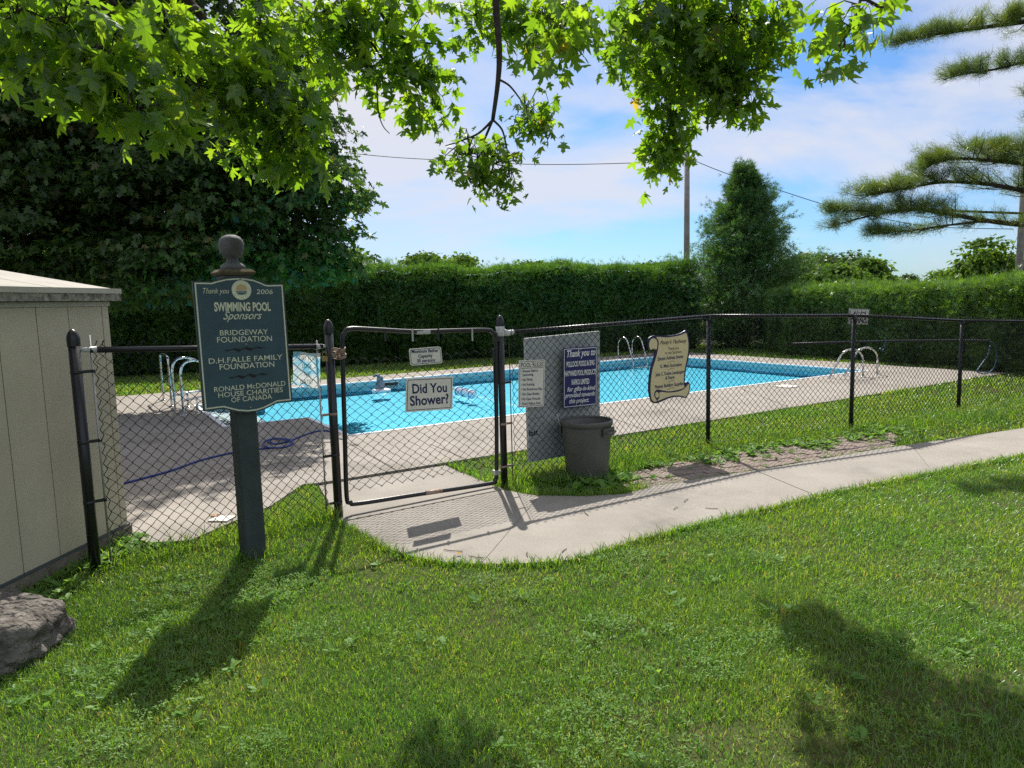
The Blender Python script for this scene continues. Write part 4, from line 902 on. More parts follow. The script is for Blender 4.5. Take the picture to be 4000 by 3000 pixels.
for t_ in (0.0, 0.11, 0.24):
    p = rp0 + (rp1 - rp0) * t_; d = (rp1 - rp0) / np.linalg.norm(rp1 - rp0); d[2] = 0
    prof = [(0.0, -.11), (.05, -.10), (.085, -.05), (.095, 0), (.085, .05), (.05, .10), (0, .11)]
    mb = MB().lathe((0, 0, 0), prof, 18); R_ = Vector((0, 0, 1)).rotation_difference(Vector(d)).to_matrix(); mb.v = [tuple(np.array(R_ @ Vector(q)) + p + np.array([0, 0, .03])) for q in mb.v]
    bl = mb.build('float_ball', 'float_white', rope)
    mb = MB().lathe((0, 0, 0), [(.093, .03), (.098, .035), (.096, .05), (.088, .055)], 18); mb.v = [tuple(np.array(R_ @ Vector(q)) + p + np.array([0, 0, .03])) for q in mb.v]; mb.build('stripe', 'float_blue', bl)
# skimmer mouth in the far wall
sk = float((np.array(G2(1560, 1495)) - NL) @ U); skp = np.array([*uv(sk, PW - .03), -0.10])
skm = thing('skimmer_mouth', 'dark rectangular skimmer opening in the far pool wall', 'skimmer', skp)
MB().box(skp, (0.42, 0.03, 0.17), [(U[0], U[1], 0), (VV[0], VV[1], 0), (0, 0, 1)]).build('frame', 'coping_white', skm)
MB().box(skp - np.array([VV[0], VV[1], 0]) * .012, (0.36, 0.03, 0.12), [(U[0], U[1], 0), (VV[0], VV[1], 0), (0, 0, 1)]).build('opening', 'joint_dark', skm)
lp = G(3072, 1511, deck_z); lid = MB(); lid.slab([tuple((lp[:2] + U * a + VV * b)) for a, b in ((-.17, -.17), (.17, -.17), (.17, .17), (-.17, .17))], deck_z + .001, deck_z + .018)
tag(lid.build('skimmer_hatch', 'lid_white'), 'square cream skimmer hatch set on the pool deck', 'hatch')
dr = G(865, 2030, deck_z); tag(MB().slab([(dr[0] + x, dr[1] + y) for x, y in ((-.09, -.06), (.08, -.08), (.10, .06), (-.07, .08))], deck_z + .001, deck_z + .014).build('drain_cover', 'galvanised'), 'flat pale drain cover on the deck behind the sponsor post', 'drain')
# hose
hp = [(476, 1890), (560, 1868), (663, 1840), (783, 1798), (910, 1768), (990, 1757), (1050, 1750), (1100, 1748), (1135, 1738), (1142, 1724), (1110, 1714), (1060, 1716), (1030, 1728), (1035, 1743), (1075, 1750), (1120, 1742), (1140, 1728), (1115, 1718), (1070, 1712), (1050, 1722), (1075, 1734), (1130, 1722), (1180, 1702), (1230, 1686), (1266, 1682), (1292, 1685)]
hz_ = [deck_z + .012 + (0.012 * (8 < i < 20) * (i % 3)) for i in range(len(hp))]
ho = MB().tube(smooth_path([G(*p, z) for p, z in zip(hp, hz_)], 6), 0.0115, 8).build('garden_hose', 'hose_blue')
tag(ho, 'blue garden hose lying coiled on the concrete deck', 'hose')

# ------------------------------------------------------------------ poles and wires
def utility_pole(label, px, py_top, py_ref, depth, r):
    b = AT(px, py_ref, depth); topz = AT(px, py_top, depth)[2]; t_ = thing('utility_pole', label, 'pole', (b[0], b[1], 0))
    MB().tube([(b[0] , b[1], -.2), (b[0], b[1], topz * .5), (b[0], b[1], topz)], [r * 1.15, r * 1.05, r * .92], 14).build('shaft', 'pole_wood', t_)
    MB().tube([(b[0] - .12, b[1] - .05, topz - .42), (b[0] + .14, b[1] - .05, topz - .42)], 0.03, 8).build('wire_bracket', 'worn_steel', t_)
    return np.array([b[0], b[1], topz])
p1 = utility_pole('weathered bare wooden pole behind the hedge beside the tall cedar', 2683, 584, 800, 30.0, 0.115)
p2 = utility_pole('wooden pole with a guy wire rising behind the pine branch', 3990, 420, 900, 27.0, 0.115)
def wire(label, pts, r=0.012): tag(MB().tube(smooth_path(pts, 8), r, 5).build('overhead_wire', 'cable'), label, 'wire')
wire('sagging overhead wire running from the bare pole behind the maple', [AT(400, 480, 32), AT(1340, 595, 31.5), AT(1720, 625, 31), AT(2100, 642, 30.6), AT(2480, 636, 30.2), np.array([p1[0] - .1, p1[1] - .05, p1[2] - .38])], 0.016)
wire('overhead wire sloping from the bare pole down past the cedar', [np.array([p1[0] + .1, p1[1] - .05, p1[2] - .38]), AT(2850, 682, 30), AT(3050, 745, 30), AT(3270, 812, 30), AT(3600, 880, 29.5), AT(3960, 895, 27.2)], 0.015)
wire('thin guy wire slanting down from the pole behind the pine', [AT(3985, 900, 26.8), AT(3940, 1010, 26.5), AT(3910, 1130, 26)], 0.008)

# ================================================================== VEGETATION
def blob_points(blobs, n, shell=0.55):
    """points in a union of ellipsoids [(cx,cy,cz,rx,ry,rz)], more of them near the surface"""
    B = np.array(blobs, float); w = B[:, 3] * B[:, 4] * B[:, 5]; k = RNG.choice(len(B), n, p=w / w.sum())
    d = rnd_unit(n); r = RNG.uniform(0, 1, n) ** (1 / 3); r = r * (1 - shell) + shell * RNG.uniform(.72, 1.0, n)
    return B[k, :3] + d * r[:, None] * B[k, 3:], d
def clusters_to_leaves(C, D, per, rad_, templ, size, flat=0.42, droop=0.6, up=0.42, mat_name='shade_leaf', name='foliage', parent=None):
    n = len(C) * per; ci = np.repeat(np.arange(len(C)), per)
    o = np.clip(RNG.normal(size=(n, 3)) * 0.5, -.85, .85); o[:, 2] *= flat; R = (np.asarray(rad_) * RNG.uniform(.55, 1.35, len(C)))[ci][:, None]
    pos = C[ci] + o * R
    tip = o * np.array([1, 1, .4]) + D[ci] * .4 + np.array([0, 0, -droop]) + RNG.normal(size=(n, 3)) * .25
    nrm = rnd_unit(n) * (1 - up) + np.array([0, 0, up]) + D[ci] * .55
    X, Y, Z = frames(nrm, tip); V, T = scatter(*templ, pos, X, Y, Z, size * RNG.uniform(.65, 1.2, n))
    return np_mesh(name, V, T, mat_name, parent)
def limb(mb, a, b, r0, r1, n=6, wob=0.12, sides=7):
    a, b = np.array(a, float), np.array(b, float); L = np.linalg.norm(b - a); off = np.zeros(3); pts = []
    for i in range(n + 1):
        f = i / n; pts.append(a + (b - a) * f + off * math.sin(math.pi * f) + np.array([0, 0, 0.06 * L * math.sin(math.pi * f)])); off = off + RNG.normal(size=3) * wob * L / n
    mb.tube(pts, [r0 + (r1 - r0) * i / n for i in range(n + 1)], sides)
def broad_tree(name, label, base, trunk_h, trunk_r, blobs, nclus, per, crad, templ, lsize, lmat, bark='bark_dark', nlimbs=14, group=None, shell=.55, droop=.6, fill=0, fblobs=None):
    t_ = thing(name, label, 'tree', (base[0], base[1], 0), group); b = np.array([base[0], base[1], 0.0])
    mb = MB(); mb.tube([b + zc(-.2), b + zc(trunk_h * .3) , b + zc(trunk_h * .7) + np.array([.1, 0, 0]), b + zc(trunk_h)], [trunk_r * 1.35, trunk_r, trunk_r * .8, trunk_r * .5], 12); mb.build('trunk', bark, t_)
    C, D = blob_points(blobs, nclus, shell)
    for k in RNG.choice(nclus, min(nlimbs, nclus), replace=False):
        h = min(trunk_h * RNG.uniform(.35, 1.0), max(.6, C[k][2] * .9)); mb = MB(); limb(mb, b + zc(h), C[k], trunk_r * .32, .012); mb.build('branch', bark, t_)
    clusters_to_leaves(C, D, per, crad, templ, lsize, mat_name=lmat, name='crown', parent=t_, droop=droop)
    if fill:
        Bs = [(b_[0], b_[1] + .3, b_[2], b_[3] * .72, b_[4] * .72, b_[5] * .72) for b_ in (fblobs or blobs)]; C, D = blob_points(Bs, fill // 20, .1)
        clusters_to_leaves(C, D, 20, max(.7, crad * 1.1), LEAF_MID, lsize * 1.6, mat_name=lmat, name='inner_crown', parent=t_, droop=droop)
    return t_

# the dark maple behind the pool steps
mblobs = []
for px, py, dep, rx, rz_, ry in ((250, 120, 13.5, 3.0, 2.4, 2.4), (750, 150, 14, 2.6, 2.4, 2.4), (200, 560, 13, 2.5, 1.9, 2.2), (620, 520, 13.5, 2.4, 1.9, 2.2), (1000, 470, 14, 2.0, 1.7, 2.0), (-350, 400, 13.5, 2.8, 3.0, 2.5), (150, 900, 12.8, 2.2, 1.2, 1.8), (560, 880, 12.6, 2.2, 1.3, 1.8), (930, 830, 13.2, 2.2, 1.4, 1.9), (1170, 860, 13.8, 1.35, 1.1, 1.3), (1150, 620, 14, 1.1, 1.0, 1.2), (1340, 1000, 13.9, .62, .38, .6), (1220, 1010, 13.6, .9, .55, .8), (820, 1030, 12.4, 1.4, .6, 1.2), (350, 1060, 12.0, 1.5, .45, 1.0), (1330, 800, 14.2, .55, .35, .5), (1400, 830, 14.2, .3, .25, .3), (1410, 985, 13.9, .42, .25, .4)):
    c_ = AT(px, py, dep); mblobs.append((c_[0], c_[1], c_[2], rx, ry, rz_))
sub = []
for x, y, z, rx, ry, rz_ in mblobs:
    k_ = int(7 + 5 * rx); d_ = rnd_unit(k_)
    for e in d_:
        if e[1] > .55: continue
        r_ = RNG.uniform(.30, .46) * min(rx, 1.9); sub.append((x + e[0] * rx * .78, y + e[1] * ry * .78, z + e[2] * rz_ * .78, r_ * 1.15, r_ * 1.15, r_ * .72))
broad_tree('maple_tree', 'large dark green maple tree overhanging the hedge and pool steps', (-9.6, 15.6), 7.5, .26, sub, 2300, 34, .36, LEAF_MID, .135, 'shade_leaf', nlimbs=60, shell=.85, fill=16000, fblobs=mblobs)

# hedges
def hedge(name, label, a, b, thick, h, n_front, lmat, base_z=0.05, seed=0, ends=True, leaf=.17):
    a, b = np.array(a), np.array(b); L = np.linalg.norm(b - a); t = (b - a) / L; back = np.array([-t[1], t[0]])
    if back @ a < 0: back = -back
    root = thing(name, label, 'hedge', (*((a + b) / 2), 0)); rs = np.random.default_rng(seed)
    ph = rs.uniform(0, 6.28, 8)
    def H(s): return h * (1 + .020 * np.sin(s * 1.3 + ph[0]) + .018 * np.sin(s * 3.1 + ph[1]) + .012 * np.sin(s * 6.7 + ph[2]))
    def Dp(s, z): return .10 * np.sin(s * 2.1 + ph[3] + z) + .07 * np.sin(s * 5.3 + ph[4] - 2 * z) + .05 * np.sin(z * 7 + ph[5] + s)
    ns, nz = int(L / .3) + 2, 9; mb = MB(); vs = []
    for i in range(ns):
        s = L * i / (ns - 1)
        for j in range(nz):
            z = (H(s) - .12) * j / (nz - 1); bulge = .10 * math.sin(math.pi * min(1, j / (nz - 1) * 1.0)) if j else .15
            p = a + t * s + back * (.22 - bulge * .5 + Dp(s, z)); vs.append((p[0], p[1], z))
        for j in range(nz - 1, -1, -1):
            z = (H(s) - .12) * j / (nz - 1); p = a + t * s + back * (thick - .2); vs.append((p[0], p[1], z))
    m_ = 2 * nz
    fs = [(i * m_ + j, i * m_ + (j + 1) % m_, (i + 1) * m_ + (j + 1) % m_, (i + 1) * m_ + j) for i in range(ns - 1) for j in range(m_)]
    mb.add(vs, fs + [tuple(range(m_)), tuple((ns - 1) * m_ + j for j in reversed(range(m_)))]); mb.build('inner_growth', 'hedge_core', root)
    n = n_front; s = rs.uniform(-.05, L + .05, n); z = H(s) * rs.uniform(0.03, 1, n); d = rs.normal(0, .07, n) + Dp(s, z) + .05
    P = np.stack([a[0] + t[0] * s + back[0] * d, a[1] + t[1] * s + back[1] * d, z], 1); out = np.tile(np.array([-back[0], -back[1], .25]), (n, 1))
    n2 = int(n * .42); s2 = rs.uniform(-.05, L + .05, n2); d2 = rs.uniform(0, thick, n2); z2 = H(s2) + rs.normal(0, .05, n2) - .02 + (rs.uniform(0, 1, n2) > .95) * rs.uniform(.05, .25, n2)
    P2 = np.stack([a[0] + t[0] * s2 + back[0] * d2, a[1] + t[1] * s2 + back[1] * d2, z2], 1); out2 = np.tile(np.array([0, 0, 1.0]), (n2, 1))
    PP, OO = [P, P2], [out, out2]
    if ends:
        for s_e, sg in ((0, -1), (L, 1)):
            n3_ = int(n * thick / L) + 60; d3 = rs.uniform(0, thick, n3_); z3 = h * rs.uniform(0.03, 1, n3_); e3 = rs.normal(0, .05, n3_)
            PP.append(np.stack([a[0] + t[0] * (s_e + sg * .03 + e3) + back[0] * d3, a[1] + t[1] * (s_e + sg * .03 + e3) + back[1] * d3, z3], 1)); OO.append(np.tile(np.array([t[0] * sg, t[1] * sg, .25]), (n3_, 1)))
    P, out = np.concatenate(PP), np.concatenate(OO); n = len(P)
    tip = out * .8 + np.array([0, 0, .55]) + rs.normal(size=(n, 3)) * .45; nrm = np.cross(tip, rs.normal(size=(n, 3))) + out * .5
    X, Y, Z = frames(nrm, tip); V, T = scatter(*SPRAY, P, X, Y, Z, leaf * rs.uniform(.6, 1.25, n)); np_mesh('foliage', V, T, lmat, root)
    return root
h0, h1 = np.array(G2(1331, 1433)), np.array(G2(2345, 1383)); hd = (h1 - h0) / np.linalg.norm(h1 - h0)
hedge('cedar_hedge', 'tall clipped cedar hedge along the back of the pool', h0 - hd * 13, h1 + hd * 3.6, 1.5, 2.82, 46000, 'hedge_leaf', seed=3, ends=True)
r0_, r1_ = np.array(G2(2995, 1380)), np.array(G2(3985, 1462)); rd = (r1_ - r0_) / np.linalg.norm(r1_ - r0_)
hedge('cedar_hedge', 'lower clipped cedar hedge closing the narrow end of the pool', r0_ + rd * .05, r1_ + rd * 7, 1.9, 1.92, 30000, 'hedge_leaf_light', seed=5, leaf=.15)

# tall cedar between the hedges
def conifer(label, base, H_, R_, nb, lmat, leafs, seed, cat='tree', name='cedar_tree', per=60):
    rs = np.random.default_rng(seed); t_ = thing(name, label, cat, (base[0], base[1], 0)); b = np.array([base[0], base[1], 0.0])
    MB().tube([b + zc(-.1), b + zc(H_ * .5), b + zc(H_ * .97)], [.16, .09, .012], 10).build('trunk', 'bark_grey', t_)
    PO, TI = [], []
    for k in range(nb):
        f = rs.uniform(0.0, 1) ** 1.15; z = H_ * (0.03 + .93 * f); prof = (1 - f) ** .80 * (1.0 if f > .18 else .82 + f) + .05; ang = rs.uniform(0, 2 * math.pi)
        r = R_ * prof * (rs.uniform(.55, .98) if rs.uniform() < .75 else rs.uniform(.95, 1.25)); d = np.array([math.cos(ang), math.sin(ang), 0]); tipp = b + d * r + zc(z + .22 * r + rs.uniform(-.1, .25))
        root_ = b + zc(z - .12 * r); side = np.array([-d[1], d[0], 0]); w_ = .10 + .16 * r
        if k % 4 == 0: mb = MB(); mb.tube([root_, root_ * .5 + tipp * .5 - zc(.04 * r), tipp], [.02, .012, .004], 5); mb.build('branch', 'bark_grey', t_)
        m_ = int(per * (.35 + .65 * prof)); q = rs.uniform(.12, 1.03, m_) ** .75
        P = root_ + (tipp - root_) * q[:, None] - zc(1.0) * (.04 * r * np.sin(np.pi * np.clip(q, 0, 1)))[:, None] + side * (rs.normal(size=m_) * w_ * (1.15 - .75 * q))[:, None] + rs.normal(size=(m_, 3)) * np.array([.05, .05, .09])
        PO.append(P); TI.append(d * .8 + np.array([0, 0, .35]) + rs.normal(size=(m_, 3)) * .5)
    # leader shoots at the top
    for k in range(5):
        q = rs.uniform(0, 1, 60); o_ = np.array([rs.normal() * .22, rs.normal() * .2, 0]); PO.append(b + o_ * (1 - .0 * q[:, None]) + zc(1.0) * (H_ * (.86 + rs.uniform(.02, .16) * q))[:, None] + rs.normal(size=(60, 3)) * .05); TI.append(np.array([0, 0, 1.0]) + rs.normal(size=(60, 3)) * .6)
    pos, tip = np.concatenate(PO), np.concatenate(TI); n = len(pos); nrm = np.cross(tip, rs.normal(size=(n, 3)))
    X, Y, Z = frames(nrm, tip); V, T = scatter(*SPRAY, pos, X, Y, Z, leafs * rs.uniform(.6, 1.25, n)); np_mesh('crown', V, T, lmat, t_)
cb = AT(2905, 1300, 24.6); conifer('tall dark cone shaped cedar standing between the two hedges', cb, 6.25, 2.85, 520, 'cedar_leaf', .19, 21, per=150)

# trees beyond the hedges, each from its crown in the photograph
def far_tree(label, px, py, depth, rx, rz_, lmat, n=150, name='far_tree', leaf=.34, extra=()):
    c_ = AT(px, py, depth); bl = [(c_[0], c_[1], c_[2], rx, rx, rz_)]
    for dx, dy, kx, kz in extra: e_ = AT(px + dx, py + dy, depth); bl.append((e_[0], e_[1], e_[2], kx, kx, kz))
    broad_tree(name, label, (c_[0], c_[1]), max(1.0, c_[2]), .22, bl, n, 26, max(.55, rx * .32), LEAF_LOW, leaf, lmat, 'bark_grey', 5, 'trees standing beyond the hedges', .5, .2)
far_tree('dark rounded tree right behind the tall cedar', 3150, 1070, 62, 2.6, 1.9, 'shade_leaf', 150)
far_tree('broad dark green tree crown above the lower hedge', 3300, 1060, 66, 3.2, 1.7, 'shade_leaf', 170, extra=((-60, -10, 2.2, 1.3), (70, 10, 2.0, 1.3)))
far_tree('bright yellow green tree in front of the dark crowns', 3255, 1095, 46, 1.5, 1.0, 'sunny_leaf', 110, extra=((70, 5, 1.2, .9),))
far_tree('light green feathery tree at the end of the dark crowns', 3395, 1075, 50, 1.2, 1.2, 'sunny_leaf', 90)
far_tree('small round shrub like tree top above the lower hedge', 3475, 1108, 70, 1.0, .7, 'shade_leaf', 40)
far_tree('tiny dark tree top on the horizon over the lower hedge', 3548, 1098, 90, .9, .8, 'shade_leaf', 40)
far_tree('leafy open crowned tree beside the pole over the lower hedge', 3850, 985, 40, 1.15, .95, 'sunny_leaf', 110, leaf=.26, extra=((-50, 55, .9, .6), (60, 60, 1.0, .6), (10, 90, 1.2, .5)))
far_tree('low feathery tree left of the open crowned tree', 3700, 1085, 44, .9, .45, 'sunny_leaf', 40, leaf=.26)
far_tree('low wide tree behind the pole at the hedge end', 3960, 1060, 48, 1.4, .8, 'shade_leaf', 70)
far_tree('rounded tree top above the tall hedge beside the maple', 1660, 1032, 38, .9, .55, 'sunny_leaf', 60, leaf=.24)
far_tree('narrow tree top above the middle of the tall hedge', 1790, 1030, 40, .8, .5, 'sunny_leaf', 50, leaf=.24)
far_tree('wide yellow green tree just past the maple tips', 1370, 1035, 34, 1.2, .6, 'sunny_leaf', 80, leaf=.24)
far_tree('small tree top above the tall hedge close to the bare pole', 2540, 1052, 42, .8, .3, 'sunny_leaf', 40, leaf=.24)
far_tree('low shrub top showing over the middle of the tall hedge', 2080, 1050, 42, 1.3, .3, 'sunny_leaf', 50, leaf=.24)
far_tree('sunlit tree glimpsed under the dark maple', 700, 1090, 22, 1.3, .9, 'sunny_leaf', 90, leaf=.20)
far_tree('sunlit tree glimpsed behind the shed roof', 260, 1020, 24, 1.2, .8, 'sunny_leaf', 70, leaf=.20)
rb0, rb1 = AT(3500, 1107, 95), AT(3780, 1098, 95)
tag(MB().box((rb0 + rb1) / 2, (np.linalg.norm(rb1 - rb0), .4, .45)).box(((rb0 + rb1) / 2 * np.array([1, 1, 0]) + zc(.9)), (1.2, .4, rb0[2] * 2 - 2.2)).build('overpass', 'rail_bridge'), 'thin dark overpass deck on the horizon above the lower hedge', 'bridge')

# white pine at the edge
pine = thing('pine_tree', 'white pine with long drooping needle boughs beside the path', 'tree', (9.6, 9.9, 0))
pb = np.array([9.6, 9.9, 0.0]); MB().tube([pb + zc(-.2), pb + zc(3), pb + zc(7), pb + zc(11)], [.30, .24, .16, .05], 12).build('trunk', 'bark_grey', pine)
tufts = []; tdir = []
def bough(pts_px, width, n, r0=0.035, up=0.0):
    P = smooth_path([AT(*p) for p in pts_px], 6); P = [np.array(p) for p in P]
    root_z = min(10.5, P[0][2] - .1); mb = MB(); mb.tube([pb + zc(max(1.0, root_z - .5)), pb * .4 + P[0] * .6 + np.array([0, 0, 0])] if False else [np.array([pb[0], pb[1], root_z])] + P, [r0 * 1.3] + list(np.linspace(r0, .006, len(P))), 7); mb.build('bough', 'bark_dark', pine)
    for _ in range(max(8, n // 5)):
        f = RNG.uniform(0, 1) ** .8; k = f * (len(P) - 1); i = min(int(k), len(P) - 2); c_ = P[i] + (P[i + 1] - P[i]) * (k - i); w_ = width * (1.35 - .7 * f)
        d = P[i + 1] - P[i]; d /= np.linalg.norm(d); o = d * RNG.uniform(.2, 1.1) + RNG.normal(size=3) * np.array([.35, .8, .20]) + np.array([0, 0, .22 + up]); o *= w_ * RNG.uniform(.7, 1.5)
        q = c_ + o; mid = c_ + o * .55 - zc(.03); mb2 = MB(); mb2.tube([c_, mid, q], [.007, .005, .0025], 4); mb2.build('twig', 'bark_dark', pine)
        for g in range(5):
            if RNG.uniform() < .15: continue
            u = 1.0 - .17 * g + RNG.uniform(-.05, .05); tufts.append(c_ + o * max(.25, u) + RNG.normal(size=3) * .02); tdir.append(o / np.linalg.norm(o) + np.array([0, 0, .25]) + RNG.normal(size=3) * .15)
D_ = 8.6
bough([(4080, 884, D_), (3900, 868, D_), (3700, 835, D_), (3560, 818, D_), (3420, 838, D_), (3260, 880, D_)], .24, 300)
bough([(3860, 862, D_), (3700, 880, D_), (3560, 900, D_), (3420, 910, D_)], .17, 140, .016)
bough([(3560, 818, D_), (3440, 828, D_), (3330, 822, D_), (3230, 825, D_)], .15, 110, .014)
bough([(4150, 780, D_), (4000, 745, D_), (3850, 718, D_), (3680, 712, D_), (3520, 740, D_), (3390, 762, D_)], .26, 420, up=.15)
bough([(4150, 680, D_), (4000, 640, D_), (3850, 625, D_), (3720, 620, D_), (3620, 650, D_)], .22, 330, up=.2)
bough([(4150, 610, D_), (4010, 590, D_), (3900, 580, D_), (3800, 590, D_)], .16, 130, .02, up=.2)
bough([(4200, 60, D_), (4000, 85, D_), (3820, 110, D_), (3650, 135, D_), (3490, 165, D_)], .17, 300, up=.1)
bough([(4200, 20, D_), (4050, 40, D_), (3950, 70, D_)], .2, 120)
bough([(4200, 240, D_), (4000, 245, D_), (3890, 270, D_), (3790, 285, D_), (3715, 300, D_)], .17, 190, .022, up=.2)
bough([(4200, 380, D_), (4080, 370, D_), (4000, 360, D_)], .12, 40, .02)
bough([(4300, 480, D_), (4120, 460, D_), (4030, 455, D_)], .14, 50, .02)
tufts, tdir = np.array(tufts), np.array(tdir); per = 46; n = len(tufts) * per; ci = np.repeat(np.arange(len(tufts)), per)
tip = tdir[ci] / np.linalg.norm(tdir[ci], axis=1, keepdims=True) + RNG.normal(size=(n, 3)) * .75; X, Y, Z = frames(np.cross(tip, RNG.normal(size=(n, 3))), tip)
V, T = scatter([(-.015, 0, 0), (.015, 0, 0), (0, 1, 0)], [(0, 1, 2)], tufts[ci] + RNG.normal(size=(n, 3)) * .03, X, Y, Z, RNG.uniform(.07, .125, n)); np_mesh('needles', V, T, 'pine_needle', pine)

# the maple whose boughs hang over the lawn
TB = np.array([-4.6, -2.2, 0.0]); mp_t = thing('maple_tree', 'bright green maple whose leafy boughs hang over lawn and gate', 'tree', TB)
MB().tube([TB + zc(-.2), TB + zc(1.2), TB + zc(3.2), TB + np.array([.3, .3, 5.2])], [.42, .32, .28, .22], 14).build('trunk', 'bark_grey', mp_t)
crown0 = TB + np.array([.3, .3, 5.0])
# leaf masses: photo position, distance ahead, half width / half height in photo pixels, number of leaves
masses = [
 (60, 60, 3.6, 150, 170, 84), (250, 110, 3.5, 170, 190, 107), (430, 240, 3.5, 150, 180, 96), (540, 430, 3.6, 110, 110, 62), (330, 330, 3.6, 120, 90, 38), (150, 230, 3.7, 120, 70, 33),
 (640, 120, 4, 160, 150, 96), (760, 330, 4.2, 150, 170, 107), (880, 190, 4.4, 150, 170, 113), (930, 460, 4.5, 140, 130, 107), (1050, 370, 4.5, 140, 140, 107), (1090, 570, 4.6, 100, 120, 96), (1180, 500, 4.6, 80, 110, 67), (1160, 660, 4.6, 60, 60, 33), (1010, 120, 4.6, 160, 130, 107), (700, 460, 4, 110, 60, 33),
 (1200, 200, 5, 110, 140, 73), (1230, 60, 4.8, 150, 100, 84), (1390, 110, 5, 140, 140, 136), (1540, 40, 5.2, 140, 60, 79), (1440, 260, 5, 70, 80, 36), (1590, 270, 5.2, 100, 100, 86), (1680, 330, 5.2, 80, 80, 64), (1640, 430, 5.2, 60, 70, 43), (1600, 150, 5.2, 60, 60, 28), (1340, 230, 4.9, 80, 60, 28),
 (1860, 60, 5.4, 90, 90, 81), (1990, 70, 5.4, 110, 110, 117), (2130, 60, 5.2, 110, 110, 168), (2180, 170, 4.4, 90, 60, 39), (2240, 80, 4.6, 70, 90, 54), (1800, 190, 5.2, 40, 60, 19), (2110, 190, 4.8, 50, 50, 23),
 (2050, 440, 4.15, 85, 70, 63), (2110, 470, 4.15, 40, 60, 42), (1830, 590, 4.15, 100, 65, 85), (1930, 640, 4.15, 110, 80, 99), (1870, 700, 4.15, 75, 60, 54), (1990, 690, 4.15, 60, 50, 28),
 (2480, 60, 5.2, 110, 110, 145), (2660, 80, 5.2, 170, 140, 320), (2860, 70, 5.2, 150, 120, 233), (3020, 60, 5.2, 70, 80, 67), (2560, 220, 5.7, 150, 110, 252), (2760, 220, 5.7, 150, 110, 261), (2900, 190, 5.7, 90, 100, 126), (2440, 210, 5.7, 60, 50, 38), (2590, 360, 6.1, 110, 90, 184), (2610, 470, 6.1, 85, 90, 126), (2590, 580, 6.1, 85, 70, 106), (2595, 620, 6.1, 55, 60, 48), (2840, 330, 5.5, 120, 90, 164), (2880, 410, 5.5, 80, 60, 77), (2970, 270, 5.5, 60, 45, 38), (2740, 320, 5.5, 60, 60, 48),
 (3360, 20, 3.9, 80, 51, 26), (3330, 110, 3.9, 80, 51, 27), (3260, 170, 3.8, 70, 42.5, 15), (3250, 235, 3.8, 40, 34, 7),
 # above the frame
 (300, -250, 3.8, 400, 180, 60), (900, -250, 4.6, 400, 200, 70), (1500, -220, 5, 350, 170, 79), (2150, -200, 5.3, 300, 150, 72), (2750, -180, 5.2, 350, 150, 89), (3400, -160, 4.2, 160, 130, 24), (3600, -520, 4.6, 300, 220, 33), (4200, -250, 4.4, 260, 240, 42)]
pos, nrmv, tipv, siz, sprays = [], [], [], [], []
def hang(mass):
    px, py, dep, hw, hh, n = mass; ls = .66 if (1800 < px < 2150 and py > 400) else (1.15 if 2100 < px < 2300 else .95 if 1700 < px < 2300 else (1.1 if px > 3100 else 1.12 if px > 2300 else 1.3 if px < 700 else 1.18)); c_ = AT(px, py, dep); k = dep / F
    # leaves gather in sprays of six or so
    ng = max(2, n // 6); d = np.clip(RNG.normal(size=(ng, 3)) * .5, -1.0, 1.0); dd = d; d = d[RNG.integers(0, ng, n)]
    P = c_ + RIGHT * (d[:, :1] * hw * k) + UP * (d[:, 1:2] * hh * k) + FWD * (d[:, 2:] * max(.22, hw * k * .8)) + RNG.normal(size=(n, 3)) * np.array([.07, .07, .055]) * ls
    pos.append(P); sprays.extend([(c_, c_ + RIGHT * (e[0] * hw * k) + UP * (e[1] * hh * k) + FWD * (e[2] * max(.22, hw * k * .8))) for e in dd])
    n = len(P); tipv.append(np.array([0, 0, -1.0]) + RNG.normal(size=(n, 3)) * .52 + RIGHT * (d[:, :1] * .45))
    nrmv.append(np.array([0, .25, .55]) + RNG.normal(size=(n, 3)) * .62); siz.append(RNG.uniform(.055, .118, n) * ls)
for m_ in masses: hang(m_)
pos, nrmv, tipv, siz = (np.concatenate(x) for x in (pos, nrmv, tipv, siz))
# keep the shade of the boughs off the lit lawn: leaves whose shadow would land in the open lawn in front of the gate are left out
X, Y, Z = frames(nrmv, tipv)
apx = project(pos); vis = (apx[:, 0] > -80) & (apx[:, 0] < 4080) & (apx[:, 1] > -80)
order = np.argsort(-(siz / np.linalg.norm(pos - ORG, axis=1)) * vis); big = np.zeros(len(pos), bool); big[order[:300]] = True
half = RNG.integers(0, len(FINE), len(pos)); VA, TA, nv = [], [], 0
for q in range(len(FINE)):
    k_ = ~big & (half == q); Va, Ta = scatter(*FINE[q], pos[k_], X[k_], Y[k_], Z[k_], siz[k_]); VA.append(Va); TA.append(Ta + nv); nv += len(Va)
fo = np_mesh('foliage', np.concatenate(VA), np.concatenate(TA), 'maple_leaf', mp_t); fo['kind'] = 'stuff'
twm = MB()
for c_, q_ in sprays:
    m1 = (c_ * .5 + q_ * .5) + RNG.normal(size=3) * .03 + zc(.03); twm.tube([c_, m1, q_ + zc(.02), q_ + (q_ - m1) * .35 - zc(.03)], [.0042, .0034, .0026, .0016], 4, caps=False)
two = twm.build('twigs', 'bark_dark', mp_t); two['kind'] = 'stuff'
lm = []
for tv, tf in FINE:
    me = bpy.data.meshes.new('leaf'); me.from_pydata(tv, [], tf); me.update(); me.materials.append(None); lm.append(me)
